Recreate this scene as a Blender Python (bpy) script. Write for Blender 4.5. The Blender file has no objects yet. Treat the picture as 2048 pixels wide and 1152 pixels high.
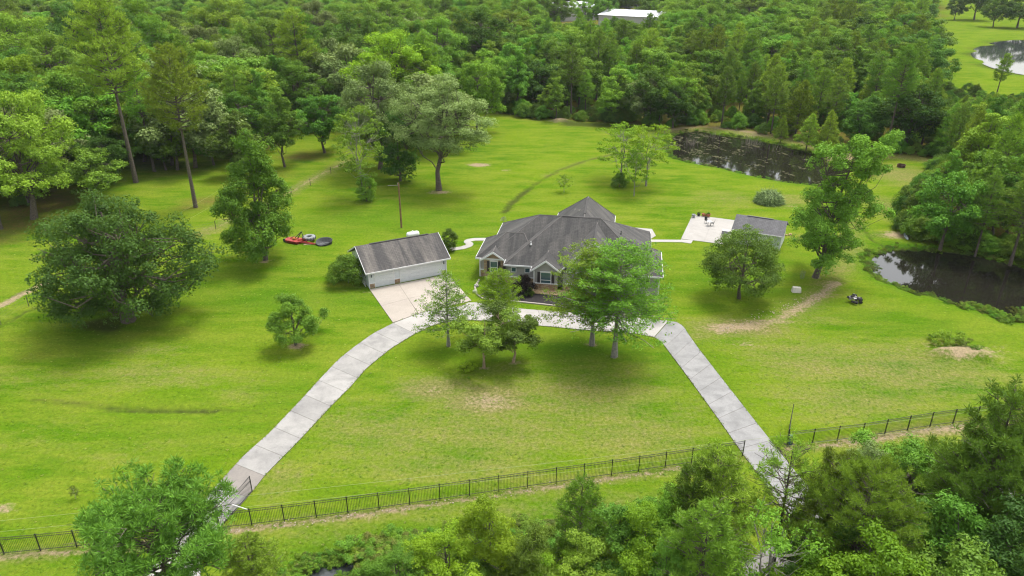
import bpy, bmesh, math, random
import numpy as np
from mathutils import Vector, Matrix
C = bpy.context.scene
COL = C.collection
RAD = math.radians
# ------------------------------------------------------------------ camera, sky, sun, exposure
F, PITCH, H = 1450.0, RAD(25), 40.0
cam = bpy.data.cameras.new('camera'); cam_o = bpy.data.objects.new('camera', cam); COL.objects.link(cam_o)
cam.sensor_width = 36; cam.lens = 36 * F / 2048; cam.clip_start = 0.5; cam.clip_end = 6000
cam_o.location = (0, 0, H); cam_o.rotation_euler = (math.pi / 2 - PITCH, 0, 0)
C.camera = cam_o
SUN_EL, SUN_AZ = RAD(66), RAD(40)      # azimuth measured clockwise from +Y (the view direction)
world = bpy.data.worlds.new('World'); C.world = world; world.use_nodes = True
nt = world.node_tree; bg = nt.nodes['Background']
sky = nt.nodes.new('ShaderNodeTexSky'); sky.sky_type = 'NISHITA'; sky.sun_disc = False
sky.sun_elevation = SUN_EL; sky.sun_rotation = SUN_AZ; sky.air_density = 1.6; sky.dust_density = 5.0; sky.ozone_density = 1.0
hs = nt.nodes.new('ShaderNodeHueSaturation'); hs.inputs['Saturation'].default_value = 0.30
nt.links.new(sky.outputs[0], hs.inputs['Color']); nt.links.new(hs.outputs[0], bg.inputs['Color'])
bg.inputs['Strength'].default_value = 0.15
sun = bpy.data.lights.new('sun', 'SUN'); sun.energy = 1.3; sun.angle = RAD(13); sun.color = (1, .96, .89)
sun_o = bpy.data.objects.new('sun', sun); COL.objects.link(sun_o)
sd = Vector((math.sin(SUN_AZ) * math.cos(SUN_EL), math.cos(SUN_AZ) * math.cos(SUN_EL), math.sin(SUN_EL)))
sun_o.rotation_euler = sd.to_track_quat('Z', 'Y').to_euler(); sun_o.location = (0, 0, 90)
C.view_settings.view_transform = 'Standard'; C.view_settings.look = 'None'
C.view_settings.gamma = 1; C.view_settings.use_curve_mapping = False
C.view_settings.exposure = 1.15
C.render.engine = 'CYCLES'
cy = C.cycles; cy.max_bounces = 7; cy.diffuse_bounces = 5; cy.glossy_bounces = 2; cy.transmission_bounces = 5
cy.transparent_max_bounces = 4; cy.use_denoising = True; cy.caustics_reflective = False; cy.caustics_refractive = False
C.render.film_transparent = False; cy.filter_width = 1.2

# ------------------------------------------------------------------ helpers
cp, sp = math.cos(PITCH), math.sin(PITCH)
def G(px, py, z=0.0):
    x = (px - 1024) / F; y = (576 - py) / F
    t = (z - H) / (y * cp - sp)
    return (x * t, (y * sp + cp) * t)
def proj(X, Y, Z=0.0):
    dep = Y * cp - (Z - H) * sp; up = Y * sp + (Z - H) * cp
    return 1024 + F * X / dep, 576 - F * up / dep
def hgt(Y, py):
    k = (576 - py) / F
    return H + (k * Y * cp - Y * sp) / (cp + k * sp)
def tag(o, label=None, cat=None, group=None, kind=None):
    for k, v in (('label', label), ('category', cat), ('group', group), ('kind', kind)):
        if v: o[k] = v
    return o
def link(o, parent=None):
    COL.objects.link(o)
    if parent is not None: o.parent = parent
    return o
def empty(name, loc=(0, 0, 0), rz=0.0, label=None, cat=None, group=None):
    o = bpy.data.objects.new(name, None); o.location = loc; o.rotation_euler = (0, 0, rz); o.empty_display_size = .3
    link(o); return tag(o, label, cat, group)
def mkmesh(name, V, Fc, mat, smooth=False, attr=None):
    """V (n,3) array, Fc (m,k) array of equal sized polygons; attr: dict name -> per face values"""
    V = np.asarray(V, dtype=np.float32); Fc = np.asarray(Fc, dtype=np.int32)
    m = bpy.data.meshes.new(name); n, k = Fc.shape
    m.vertices.add(len(V)); m.vertices.foreach_set('co', V.ravel())
    m.loops.add(n * k); m.loops.foreach_set('vertex_index', Fc.ravel())
    m.polygons.add(n); m.polygons.foreach_set('loop_start', np.arange(0, n * k, k, dtype=np.int32))
    m.polygons.foreach_set('loop_total', np.full(n, k, dtype=np.int32))
    if smooth: m.polygons.foreach_set('use_smooth', np.ones(n, dtype=bool))
    m.update(calc_edges=True)
    if attr:
        for a, vals in attr.items():
            at = m.attributes.new(a, 'FLOAT', 'FACE'); at.data.foreach_set('value', np.asarray(vals, dtype=np.float32))
    m.materials.append(mat); return m
class MB:
    def __init__(s): s.v = []; s.f = []
    def add(s, vs, fs):
        n = len(s.v); s.v += [tuple(v) for v in vs]; s.f += [tuple(i + n for i in f) for f in fs]; return s
    def box(s, x0, x1, y0, y1, z0, z1):
        return s.add([(x0,y0,z0),(x1,y0,z0),(x1,y1,z0),(x0,y1,z0),(x0,y0,z1),(x1,y0,z1),(x1,y1,z1),(x0,y1,z1)],
                     [(0,3,2,1),(4,5,6,7),(0,1,5,4),(1,2,6,5),(2,3,7,6),(3,0,4,7)])
    def prism(s, poly, z0, z1):          # poly: ccw xy
        n = len(poly)
        return s.add([(x, y, z0) for x, y in poly] + [(x, y, z1) for x, y in poly],
                     [tuple(range(n))[::-1], tuple(range(n, 2*n))] + [(i, (i+1) % n, n + (i+1) % n, n + i) for i in range(n)])
    def bar(s, a, b, r, r2=None, n=6):   # tube from a to b
        a = Vector(a); b = Vector(b); r2 = r if r2 is None else r2
        d = (b - a)
        if d.length < 1e-6: return s
        q = d.to_track_quat('Z', 'Y')
        vs = []
        for p, rr in ((a, r), (b, r2)):
            for i in range(n):
                t = 2 * math.pi * (i + .5) / n
                vs.append(p + q @ Vector((rr * math.cos(t), rr * math.sin(t), 0)))
        return s.add(vs, [(i, (i+1) % n, n + (i+1) % n, n + i) for i in range(n)] + [tuple(range(n))[::-1], tuple(range(n, 2*n))])
    def lathe(s, prof, n=12, c=(0, 0), rot=None):
        vs = []
        for r, z in prof:
            for i in range(n):
                t = 2 * math.pi * i / n; p = Vector((r * math.cos(t), r * math.sin(t), z))
                if rot: p = rot @ p
                vs.append((p.x + c[0], p.y + c[1], p.z))
        k = len(prof); fs = []
        for j in range(k - 1):
            for i in range(n): fs.append((j*n + i, j*n + (i+1) % n, (j+1)*n + (i+1) % n, (j+1)*n + i))
        fs.append(tuple(range(n))[::-1]); fs.append(tuple(range((k-1)*n, k*n)))
        return s.add(vs, fs)
    def build(s, name, mat, parent=None, smooth=False, bevel=0, loc=None, **kw):
        m = bpy.data.meshes.new(name); m.from_pydata([tuple(v) for v in s.v], [], s.f); m.update()
        m.materials.append(mat)
        if smooth:
            for p in m.polygons: p.use_smooth = True
        o = bpy.data.objects.new(name, m); link(o, parent)
        if loc: o.location = loc
        if bevel:
            b = o.modifiers.new('bevel', 'BEVEL'); b.width = bevel; b.segments = 1; b.limit_method = 'ANGLE'
        return tag(o, **kw) if kw else o
# ------------------------------------------------------------------ materials
def material(name):
    m = bpy.data.materials.new(name); m.use_nodes = True
    return m, m.node_tree, m.node_tree.nodes['Principled BSDF']
def N(t, kind, **inp):
    n = t.nodes.new(kind)
    for k, v in inp.items():
        if k.startswith('_'): setattr(n, k[1:], v)
        else: n.inputs[k.replace('_', ' ')].default_value = v
    return n
def mix(t, fac, a, b, mode='MIX'):
    n = t.nodes.new('ShaderNodeMix'); n.data_type = 'RGBA'; n.blend_type = mode
    for s, v in ((0, fac), (6, a), (7, b)):
        if isinstance(v, bpy.types.NodeSocket): t.links.new(v, n.inputs[s])
        else: n.inputs[s].default_value = (*v, 1) if s and len(v) == 3 else v
    return n.outputs[2]
def ramp(t, src, p0, p1):
    n = t.nodes.new('ShaderNodeMapRange'); n.inputs[1].default_value = p0; n.inputs[2].default_value = p1
    t.links.new(src, n.inputs[0]); return n.outputs[0]
def math_(t, op, a, b):
    n = t.nodes.new('ShaderNodeMath'); n.operation = op
    for s, v in ((0, a), (1, b)):
        if isinstance(v, bpy.types.NodeSocket): t.links.new(v, n.inputs[s])
        else: n.inputs[s].default_value = v
    return n.outputs[0]
def noise(t, scale, detail=3, vec=None, rough=.5, dist=0):
    n = N(t, 'ShaderNodeTexNoise', Scale=scale, Detail=detail, Roughness=rough, Distortion=dist)
    if vec is not None: t.links.new(vec, n.inputs['Vector'])
    return n.outputs['Fac']
def simple(name, col, rough=.7, var=.12, scale=3.0, metal=0, col2=None, bump=0, bscale=20):
    m, t, b = material(name)
    tc = N(t, 'ShaderNodeTexCoord'); obj = tc.outputs['Object']
    f = ramp(t, noise(t, scale, 5, obj), .3, .7)
    c2 = col2 or tuple(c * (1 - var * 2) for c in col); c1 = tuple(min(1, c * (1 + var)) for c in col)
    t.links.new(mix(t, f, c1, c2), b.inputs['Base Color'])
    b.inputs['Roughness'].default_value = rough; b.inputs['Metallic'].default_value = metal
    if bump:
        bn = N(t, 'ShaderNodeBump', Strength=bump, Distance=.05); t.links.new(noise(t, bscale, 4, obj), bn.inputs['Height'])
        t.links.new(bn.outputs[0], b.inputs['Normal'])
    return m
def leaf_mat(name, col, col2, trans=.3, hue=.06):
    m, t, b = material(name); t.nodes.remove(b); out = t.nodes['Material Output']
    at = N(t, 'ShaderNodeAttribute', _attribute_name='v')
    oi = N(t, 'ShaderNodeObjectInfo')
    c = mix(t, at.outputs['Fac'], col, col2)
    h = N(t, 'ShaderNodeHueSaturation')
    r = N(t, 'ShaderNodeMapRange'); r.inputs[3].default_value = .5 - hue * .5; r.inputs[4].default_value = .5 + hue * .30
    t.links.new(oi.outputs['Random'], r.inputs[0]); t.links.new(r.outputs[0], h.inputs['Hue'])
    r2 = N(t, 'ShaderNodeMapRange'); r2.inputs[3].default_value = .72; r2.inputs[4].default_value = 1.42
    t.links.new(math_(t, 'FRACT', math_(t, 'MULTIPLY', oi.outputs['Random'], 7.31), 0), r2.inputs[0])
    t.links.new(r2.outputs[0], h.inputs['Value']); t.links.new(c, h.inputs['Color'])
    d = N(t, 'ShaderNodeBsdfDiffuse'); tr = N(t, 'ShaderNodeBsdfTranslucent')
    t.links.new(h.outputs[0], d.inputs[0])
    t.links.new(mix(t, .5, h.outputs[0], (.16, .22, .01)), tr.inputs[0])
    mx = N(t, 'ShaderNodeMixShader', Fac=trans); t.links.new(d.outputs[0], mx.inputs[1]); t.links.new(tr.outputs[0], mx.inputs[2])
    gl = N(t, 'ShaderNodeBsdfGlossy', Roughness=.55); gl.inputs[0].default_value = (.9, .9, .9, 1)
    m2 = N(t, 'ShaderNodeMixShader', Fac=.010); t.links.new(mx.outputs[0], m2.inputs[1]); t.links.new(gl.outputs[0], m2.inputs[2])
    t.links.new(m2.outputs[0], out.inputs[0]); return m
M = {}
M['leaf'] = leaf_mat('leaf_mid_green', (0.189, 0.370, 0.034), (0.075, 0.185, 0.021), .38)
M['leaf_bright'] = leaf_mat('leaf_bright_green', (0.253, 0.429, 0.018), (0.127, 0.270, 0.013), .42)
M['leaf_dark'] = leaf_mat('leaf_dark_green', (0.106, 0.214, 0.029), (0.048, 0.114, 0.017), .32)
M['leaf_oak'] = leaf_mat('live_oak_leaves', (.082, .155, .022), (.034, .076, .012), .3)
M['leaf_tulip'] = leaf_mat('tulip_tree_leaves', (.190, .370, .030), (.085, .205, .018), .38, .0)
M['leaf_olive'] = leaf_mat('leaf_grey_olive', (0.230, 0.305, 0.098), (0.127, 0.190, 0.053), .28, .03)
M['leaf_fresh'] = leaf_mat('leaf_fresh_green', (.230, .410, .034), (.100, .225, .020), .4)
M['leaf_purple'] = leaf_mat('leaf_purple', (.022, .012, .016), (.010, .006, .009), .1, .01)
M['needle'] = leaf_mat('pine_needles', (0.243, 0.405, 0.035), (0.105, 0.209, 0.022), .34)
M['needle_dark'] = leaf_mat('pine_needles_dark', (0.163, 0.286, 0.031), (0.070, 0.150, 0.019), .3)
M['feather'] = leaf_mat('cypress_foliage', (.205, .360, .034), (.100, .205, .020), .44)
M['weed'] = leaf_mat('weed_leaves', (.105, .200, .020), (.130, .130, .035), .3)
M['bark'] = simple('bark', (.115, .092, .070), .95, .25, 6, bump=.6, bscale=14)
M['bark_pale'] = simple('bark_pale', (.25, .23, .195), .9, .18, 6, bump=.4)
M['bark_tan'] = simple('bark_tan', (.36, .26, .17), .9, .2, 7)
# ------------------------------------------------------------------ tree meshes
def tube_tree(segs, mat, n=6):
    V = []; Fc = []
    for a, b, r0, r1 in segs:
        a = np.array(a, float); b = np.array(b, float); d = b - a; L = np.linalg.norm(d)
        if L < 1e-5: continue
        d /= L; x = np.cross(d, [0.3, .9, .1]); x /= np.linalg.norm(x); y = np.cross(d, x)
        th = np.arange(n) * 2 * math.pi / n; ring = np.outer(np.cos(th), x) + np.outer(np.sin(th), y)
        k = len(V) and sum(len(q) for q in V)
        V.append(a + ring * r0); V.append(b + ring * r1)
        i = np.arange(n); j = (i + 1) % n
        Fc.append(np.stack([k + i, k + j, k + n + j, k + n + i], 1))
    return mkmesh('trunk', np.concatenate(V), np.concatenate(Fc), mat, True)
def leaf_quads(P, Nn, size, rng, aspect=.6, width=None):
    n = len(P); T = rng.normal(size=(n, 3)); T -= Nn * np.sum(T * Nn, 1, keepdims=True)
    T /= np.linalg.norm(T, axis=1, keepdims=True) + 1e-9; B = np.cross(Nn, T)
    s = (size * rng.uniform(.6, 1.3, n))[:, None]; w = s * aspect
    bend = Nn * s * rng.uniform(-.25, .1, (n, 1))
    V = np.stack([P - T * s * .5 + bend, P + B * w * .5, P + T * s * .5 + bend, P - B * w * .5], 1).reshape(-1, 3)
    return V, np.arange(4 * n).reshape(-1, 4)
def unit(v): return v / (np.linalg.norm(v, axis=-1, keepdims=True) + 1e-9)
def limb(segs, a, b, r0, r1, rng, wob=.08, k=3, lift=.15):
    a = np.array(a, float); b = np.array(b, float); L = np.linalg.norm(b - a); p = a
    for i in range(1, k + 1):
        t = i / k; q = a + (b - a) * t; 
        if i < k: q = q + rng.normal(size=3) * L * wob + np.array([0, 0, -lift * L * math.sin(math.pi * t)])
        segs.append((p, q, r0 + (r1 - r0) * (i - 1) / k, r0 + (r1 - r0) * t)); p = q
def unit(v): return v / (np.linalg.norm(v, axis=-1, keepdims=True) + 1e-9)
def gen_broad(seed, h=12, r=5, base=.25, prof=None, nc=80, cr=1.2, lpc=150, ls=.3, tr=.22, flat=.75, bark='bark',
              shell=.35, lobes=.25, lean=(0, 0), split=0, aspect=.6, dead=0, tdead=.1, inner=.55, lobed=True, lk=1.75):
    rng = np.random.default_rng(seed); segs = []
    prof = prof or (lambda t: math.sqrt(max(0, 1 - (2 * t - .85) ** 2 / 1.35)))
    ph = rng.uniform(0, 6.28, 6)
    def env(a, t): return r * prof(t) * (1 + lobes * (math.sin(2 * a + ph[0] + 3 * t) + .7 * math.sin(3 * a + ph[1] - 5 * t) + .6 * math.sin(5 * a + ph[2] + 9 * t)) / 1.6)
    zb = h * base; lb = []; tries = 0; nlob = max(7, int(nc / 6.5)); RL = cr * lk
    while len(lb) < nlob and tries < nlob * 120:
        tries += 1; t = rng.uniform(0, 1); a = rng.uniform(0, 6.283)
        if rng.uniform() > (prof(t) + .2): continue
        q = math.sqrt(rng.uniform(shell, 1)) * max(.05, env(a, t) - RL * .8)
        p = np.array([math.cos(a) * q + lean[0] * (zb + t * (h - zb)), math.sin(a) * q + lean[1] * (zb + t * (h - zb)), zb + RL * .45 + t * max(.1, h - zb - RL * 1.25)])
        gap = RL * (1.05 if tries < nlob * 60 else .7)
        if all(np.linalg.norm((p - c) * np.array([1, 1, 1.25])) > gap for c in lb): lb.append(p)
    lb = np.array(lb); lr = RL * rng.uniform(.65, 1.15, len(lb)); cs = []; cl = []
    for j in range(nc):
        i = j % len(lb); d = unit(rng.normal(size=3) + np.array([0, 0, .55])); cs.append(lb[i] + d * lr[i] * rng.uniform(.45, .85) * np.array([1, 1, .72])); cl.append(i)
    if not lobed:
        cs = []; cl = []; tries = 0
        while len(cs) < nc and tries < nc * 60:
            tries += 1; t = rng.uniform(0, 1); a = rng.uniform(0, 6.283)
            if rng.uniform() > (prof(t) + .15): continue
            q = math.sqrt(rng.uniform(shell, 1)) * max(.05, env(a, t) - cr * .5)
            p = np.array([math.cos(a) * q, math.sin(a) * q, zb + cr * .4 + t * (h - zb - cr * .9)])
            if all(np.linalg.norm(p - c) > cr * .6 for c in cs): cs.append(p); cl.append(len(cs) % len(lb))
    cs = np.array(cs); cl = np.array(cl); lobv = rng.uniform(size=len(lb)); cr = cr * (.82 if lobed else 1)
    cs[:, 2] = np.maximum(cs[:, 2], cr * .5)
    top = np.array([lean[0] * h * .8, lean[1] * h * .8, h * .82])
    k = 5; prev = np.array([0, 0, -.15]); pts = [prev]
    for i in range(1, k + 1):
        t = i / k; q = top * t + np.array([0, 0, -.15]) * (1 - t) + rng.normal(size=3) * np.array([1, 1, 0]) * h * .012; pts.append(q)
        r0 = tr * (1.35 if i == 1 else 1 - .85 * (i - 1) / k); segs.append((prev, q, r0, tr * (1 - .85 * t))); prev = q
    pts = np.array(pts)
    main = []
    nm = 7 + nc // 25
    for i in range(nm):
        c = cs[rng.integers(len(cs))]; s0 = min(.9, max(base * .7, (c[2] / h) * .55)); st = pts[0] + (top - pts[0]) * s0 / .82 * 1.0
        e = st + (c - st) * .62; limb(segs, st, e, tr * .5 * (1.1 - s0), tr * .16, rng); main += [st + (e - st) * q for q in (.4, .7, 1)]
    main = np.array(main)
    for c in cs:
        d = np.linalg.norm(main - c, axis=1) + .6 * np.maximum(0, main[:, 2] - c[2]); j = int(np.argmin(d))
        limb(segs, main[j], c, tr * .15, tr * .04, rng, .1, 2, .1)
    for i in range(dead):
        c = cs[rng.integers(len(cs))]; st = top * rng.uniform(.35, .8) * min(1, c[2] / h + .1); st[2] = min(st[2], c[2] * .8)
        e = np.array([c[0] * 1.2, c[1] * 1.2, min(h * 1.02, c[2] * rng.uniform(1.0, 1.15))]) + rng.normal(size=3) * cr * .5; limb(segs, st, e, tdead, tdead * .35, rng, .06, 4, .08)
        for q in range(4):
            u = rng.uniform(.45, .95); w = st + (e - st) * u; limb(segs, w, w + unit((e - st) + rng.normal(size=3) * np.linalg.norm(e - st) * .45) * cr * rng.uniform(.8, 1.8), tdead * .45, tdead * .15, rng, .08, 2, 0)
    nl = len(cs) * lpc
    ci = rng.integers(0, len(cs), nl); d = unit(rng.normal(size=(nl, 3)) + np.array([0, 0, .35]))
    rad = cr * rng.uniform(.7, 1.25, len(cs))[ci] * np.power(rng.uniform(.12, 1, nl), inner)
    # each clump broken into twig sized tufts
    tw = unit(rng.normal(size=(len(cs), 14, 3)) + np.array([0, 0, .35])); ti = rng.integers(0, 14, nl)
    use = rng.uniform(size=nl) < .7
    d = np.where(use[:, None], unit(tw[ci, ti] + rng.normal(size=(nl, 3)) * .24), d)
    P = cs[ci] + d * rad[:, None] * np.array([1, 1, flat])
    Nn = unit(d * .8 + rng.normal(size=(nl, 3)) * .55 + np.array([0, 0, .45]))
    V, Fc = leaf_quads(P, Nn, ls, rng, aspect)
    v = np.clip(.35 * lobv[cl[ci]] + .3 * rng.uniform(size=len(cs))[ci] + .35 * rng.uniform(size=nl), 0, 1)
    return (tube_tree(segs, M[bark]), mkmesh('crown', V, Fc, M['leaf'], False, {'v': v}), h)
def gen_pine(seed, h=20, r=4, base=.5, nb=70, tufts=12, needles=14, ts=.42, tr=.24, nw=.05, bark='bark', power=.8, droop=.0, feather=False, young=False, topw=.15):
    rng = np.random.default_rng(seed); segs = []; T = []
    k = 6; bend = rng.normal(size=2) * h * .02; prev = np.array([0, 0, -.15]); pts = [prev]
    for i in range(1, k + 1):
        t = i / k; q = np.array([bend[0] * t * t, bend[1] * t * t, h * .97 * t]); r0 = tr * (1.5 if i == 1 and feather else 1.15 if i == 1 else (1 - .88 * (i - 1) / k))
        segs.append((prev, q, r0, tr * (1 - .88 * t))); prev = q; pts.append(q)
    a = rng.uniform(0, 6.28)
    for i in range(nb):
        t = ((i + rng.uniform(0, 1)) / nb); z = h * (base + (1 - base) * t * .97); a += 2.4 + rng.normal() * .3
        if feather or young: L = r * (1 - t) ** power * (rng.uniform(.45, 1.2) if feather else rng.uniform(.75, 1.15)) + topw
        else: L = r * (min(1, (t + .12) * 2.4) ** .6) * (1.02 - t) ** .55 * rng.uniform(.55, 1.2)
        up = rng.uniform(.05, .4) + .5 * t - droop * (1 - t)
        zi = z / (h * .97); st = np.array([bend[0] * zi * zi, bend[1] * zi * zi, z])
        dirv = np.array([math.cos(a), math.sin(a), up]); e = st + dirv * L
        limb(segs, st, e, tr * .26 * (1.15 - t), .02, rng, .03, 3, .06)
        side = np.array([-math.sin(a), math.cos(a), 0]); nt_ = max(2, int(tufts * L / r))
        for j in range(nt_):
            s = 1 - rng.uniform(0, .75 if feather else .55) ** 1.2
            w = rng.normal() * L * (.20 if feather else .19) * (1.25 - s * .6)
            T.append(st + dirv * L * s + side * w + np.array([0, 0, rng.normal() * .16 + (0 if feather else .12)]))
        if not feather:
            for j in range(2): limb(segs, st + dirv * L * .55, st + dirv * L * .95 + side * rng.normal() * L * .25, .03, .012, rng, .05, 2, 0)
    T.append(np.array([bend[0], bend[1], h])); T = np.array(T); n = len(T) * needles; ci = np.repeat(np.arange(len(T)), needles)
    if feather:
        d = unit(rng.normal(size=(n, 3)) * np.array([1, 1, .45])); P = T[ci] + d * (ts * rng.uniform(.2, 1, n))[:, None]
        Nn = unit(rng.normal(size=(n, 3)) * .6 + np.array([0, 0, .8])); V, Fc = leaf_quads(P, Nn, nw, rng, .42)
    else:
        d = unit(rng.normal(size=(n, 3)) + np.array([0, 0, .55])); L = ts * rng.uniform(.7, 1.15, n)[:, None]
        side = unit(np.cross(d, rng.normal(size=(n, 3)))); c = T[ci] + d * L * .12
        V = np.stack([c - side * nw * .35, c + d * L * .55 - side * nw * .6, c + d * L, c + d * L * .5 + side * nw * .6], 1).reshape(-1, 3); Fc = np.arange(4 * n).reshape(-1, 4)
    v = np.clip(.55 * rng.uniform(size=len(T))[ci] + .45 * rng.uniform(size=n), 0, 1)
    return (tube_tree(segs, M[bark], 5), mkmesh('crown', V, Fc, M['feather' if feather else 'needle'], False, {'v': v}), h)
col_prof = lambda t: (1 - t) ** .45 * min(1, .55 + t * 3)
PR = {
 'broad1': gen_broad(1, 14, 5.4, .2, nc=125, cr=1.2, lpc=135, ls=.33),
 'broad2': gen_broad(2, 15, 4.8, .2, nc=115, cr=1.15, lpc=135, ls=.33, lobes=.35, prof=col_prof),
 'broad3': gen_broad(3, 12, 5.8, .18, nc=130, cr=1.25, lpc=130, ls=.33, lobes=.3),
 'tall1': gen_broad(4, 19, 4.5, .22, nc=125, cr=1.15, lpc=130, ls=.33, lobes=.4, prof=col_prof),
 'big': gen_broad(5, 20, 8.0, .16, nc=230, cr=1.5, lpc=190, ls=.30, lobes=.3, tr=.4),
 'oak': gen_broad(11, 15.0, 8.9, .05, nc=250, cr=1.7, lpc=250, ls=.26, tr=.6, lobes=.32, dead=6, tdead=.06, shell=.4),
 'oldoak': gen_broad(12, 22, 9.2, .30, nc=170, cr=1.9, lpc=290, ls=.27, tr=.5, lobes=.32, lean=(.07, 0), dead=6, tdead=.12, flat=.6, shell=.2),
 'gum': gen_broad(13, 20, 6.0, .12, nc=230, cr=1.25, lpc=230, ls=.26, tr=.34, lobes=.4, lean=(.13, .0), shell=.08, prof=lambda t: .55 + .45 * abs(math.sin(3.6 * t + .6)) - .35 * max(0, t - .85) * 4, dead=2),
 'tulip': gen_broad(14, 13.5, 4.4, .10, nc=190, cr=1.12, lk=1.25, lpc=240, ls=.21, tr=.24, lobes=.3, prof=lambda t: (1 - t) ** .6 + .12),
 'small': gen_broad(15, 7.2, 3.9, .20, nc=140, cr=.8, lk=1.2, lpc=190, ls=.15, tr=.15, lobes=.3, prof=lambda t: (1 - t) ** .6 * .95 + .12, shell=.15),
 'round': gen_broad(16, 9.6, 4.6, .16, lobed=False, nc=130, cr=.9, lpc=240, ls=.17, tr=.2, lobes=.12, prof=lambda t: (math.sin(math.pi * min(1, t * .78 + .2))) ** .6),
 'myrtle': gen_broad(17, 5.4, 2.9, .26, nc=80, cr=.55, lk=1.3, lpc=170, ls=.13, tr=.09, lobes=.3, bark='bark_tan', prof=lambda t: .5 + .5 * t, shell=.1),
 'sapling': gen_broad(18, 8.5, 3.3, .28, lobed=False, nc=95, cr=.55, lpc=52, ls=.2, tr=.11, lobes=.4, bark='bark_pale', shell=.1, flat=.5),
 'bush': gen_broad(19, 3.0, 2.1, .02, lobed=False, nc=60, cr=.55, lpc=200, ls=.13, tr=.06, lobes=.1, shell=.3, prof=lambda t: math.sqrt(max(0, 1 - t * t * .9))),
 'column': gen_broad(20, 4.6, 1.5, .03, lobed=False, nc=70, cr=.45, lpc=190, ls=.12, tr=.08, lobes=.08, prof=lambda t: (math.sin(math.pi * (t * .85 + .12))) ** .5),
 'near1': gen_broad(21, 12, 4.9, .2, nc=150, cr=.95, lpc=330, ls=.19, lobes=.35, aspect=.45),
 'near2': gen_broad(22, 14, 4.8, .2, nc=150, cr=.95, lpc=330, ls=.19, lobes=.35, prof=col_prof, aspect=.4, dead=4, tdead=.05),
 'pine1': gen_pine(31, 22, 4.3, .45, 80, 13, 15, .62, .30, .085),
 'pine2': gen_pine(32, 18, 3.8, .35, 80, 12, 15, .60, .24, .085),
 'pinebig': gen_pine(33, 29, 6.6, .50, 110, 22, 15, .62, .42, .085),
 'pineyoung': gen_pine(34, 12, 3.2, .10, 90, 12, 15, .52, .16, .08, young=True),
 'nearpine1': gen_pine(35, 17, 6.3, .42, 130, 32, 28, .38, .30, .034),
 'umbrella': gen_pine(38, 13, 5.3, .60, 95, 34, 28, .40, .26, .036),
 'openpine': gen_pine(37, 14, 3.8, .5, 55, 9, 28, .40, .22, .036),
 'nearpine2': gen_pine(36, 14, 3.9, .22, 100, 22, 28, .36, .24, .036),
 'weed': gen_broad(24, 1.6, 1.7, .0, nc=34, cr=.34, lpc=130, ls=.13, tr=.02, lobes=.9, shell=.0, prof=lambda t: (1 - t) ** .5, aspect=.3, inner=.4),
 'tuft': gen_broad(25, .16, .26, .0, nc=3, cr=.13, lpc=9, ls=.16, tr=.004, lobes=.3, aspect=.28, flat=.5),
 'cypress': gen_pine(41, 12.7, 5.2, .32, 120, 27, 12, .40, .26, .24, bark='bark_pale', feather=True, power=.42, droop=.22),
 'cypyoung': gen_pine(42, 8.8, 3.6, .22, 90, 17, 10, .34, .17, .20, bark='bark_pale', feather=True, power=.75, droop=.1),
 'barewood': gen_broad(23, 14, 3.6, .3, nc=46, cr=.8, lpc=90, ls=.17, tr=.16, bark='bark_pale', lobes=.4, dead=7, tdead=.06),
}
def tree(kind, x, y, h, label, name='broadleaf_tree', mat=None, group=None, wide=1.0, rz=None, cat='tree', z=0.0, bark=None):
    tm, cm, h0 = PR[kind]; s = h / h0
    r = empty(name, (x, y, z), rng_place.uniform(0, 6.28) if rz is None else rz, label, cat, group); r.scale = (s * wide, s * wide, s)
    t = link(bpy.data.objects.new('trunk', tm), r); c = link(bpy.data.objects.new('crown', cm), r)
    if mat: c.material_slots[0].link = 'OBJECT'; c.material_slots[0].material = M[mat]
    if bark: t.material_slots[0].link = 'OBJECT'; t.material_slots[0].material = M[bark]
    return r
rng_place = random.Random(5)
# ------------------------------------------------------------------ outlines (found on the photograph, laid on the ground)
def GP(pts): return [G(*p) for p in pts]
POND1 = GP([(1341,269),(1370,262),(1398,259),(1437,268),(1484,273),(1523,280),(1562,288),(1601,297),(1640,308),(1660,331),(1662,362),(1648,371),(1612,364),(1581,362),(1538,354.6),(1491,345),(1437,331),(1386,323),(1350,314),(1338,298),(1338,284)])
POND2 = GP([(1743,517),(1756,504),(1787,495),(1834,496),(1886,498),(1939,505),(1991,514),(2048,530),(2110,560),(2130,600),(2048,626),(2014,634),(2001,629),(1965,613),(1925,606),(1886,595),(1876,583),(1821,580),(1808,567),(1767,558),(1746,536)])
POND3 = GP([(1943,103),(1950,95),(1985,83),(2020,79),(2060,77),(2150,80),(2200,110),(2150,148),(2090,152),(2048,147),(2010,140),(1975,130),(1950,115)])
CANAL = GP([(590,1165),(602,1132),(640,1115),(700,1104),(780,1097),(865,1089),(1000,1072),(1200,1048),(1350,1028),(1356,1046),(1200,1070),(1000,1092),(865,1104),(790,1118),(720,1138),(680,1165)])
def smooth_poly(P, it=2):
    for _ in range(it):
        Q = []
        for i in range(len(P)):
            a = np.array(P[i]); b = np.array(P[(i + 1) % len(P)]); Q += [tuple(a * .75 + b * .25), tuple(a * .25 + b * .75)]
        P = Q
    return P
POND1, POND2, POND3, CANAL = map(smooth_poly, (POND1, POND2, POND3, CANAL))
def inside(X, Y, poly):
    r = np.zeros(X.shape, bool); n = len(poly)
    for i in range(n):
        x0, y0 = poly[i]; x1, y1 = poly[(i + 1) % n]
        c = ((y0 > Y) != (y1 > Y)) & (X < (x1 - x0) * (Y - y0) / ((y1 - y0) if y1 != y0 else 1e-9) + x0); r ^= c
    return r
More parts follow.
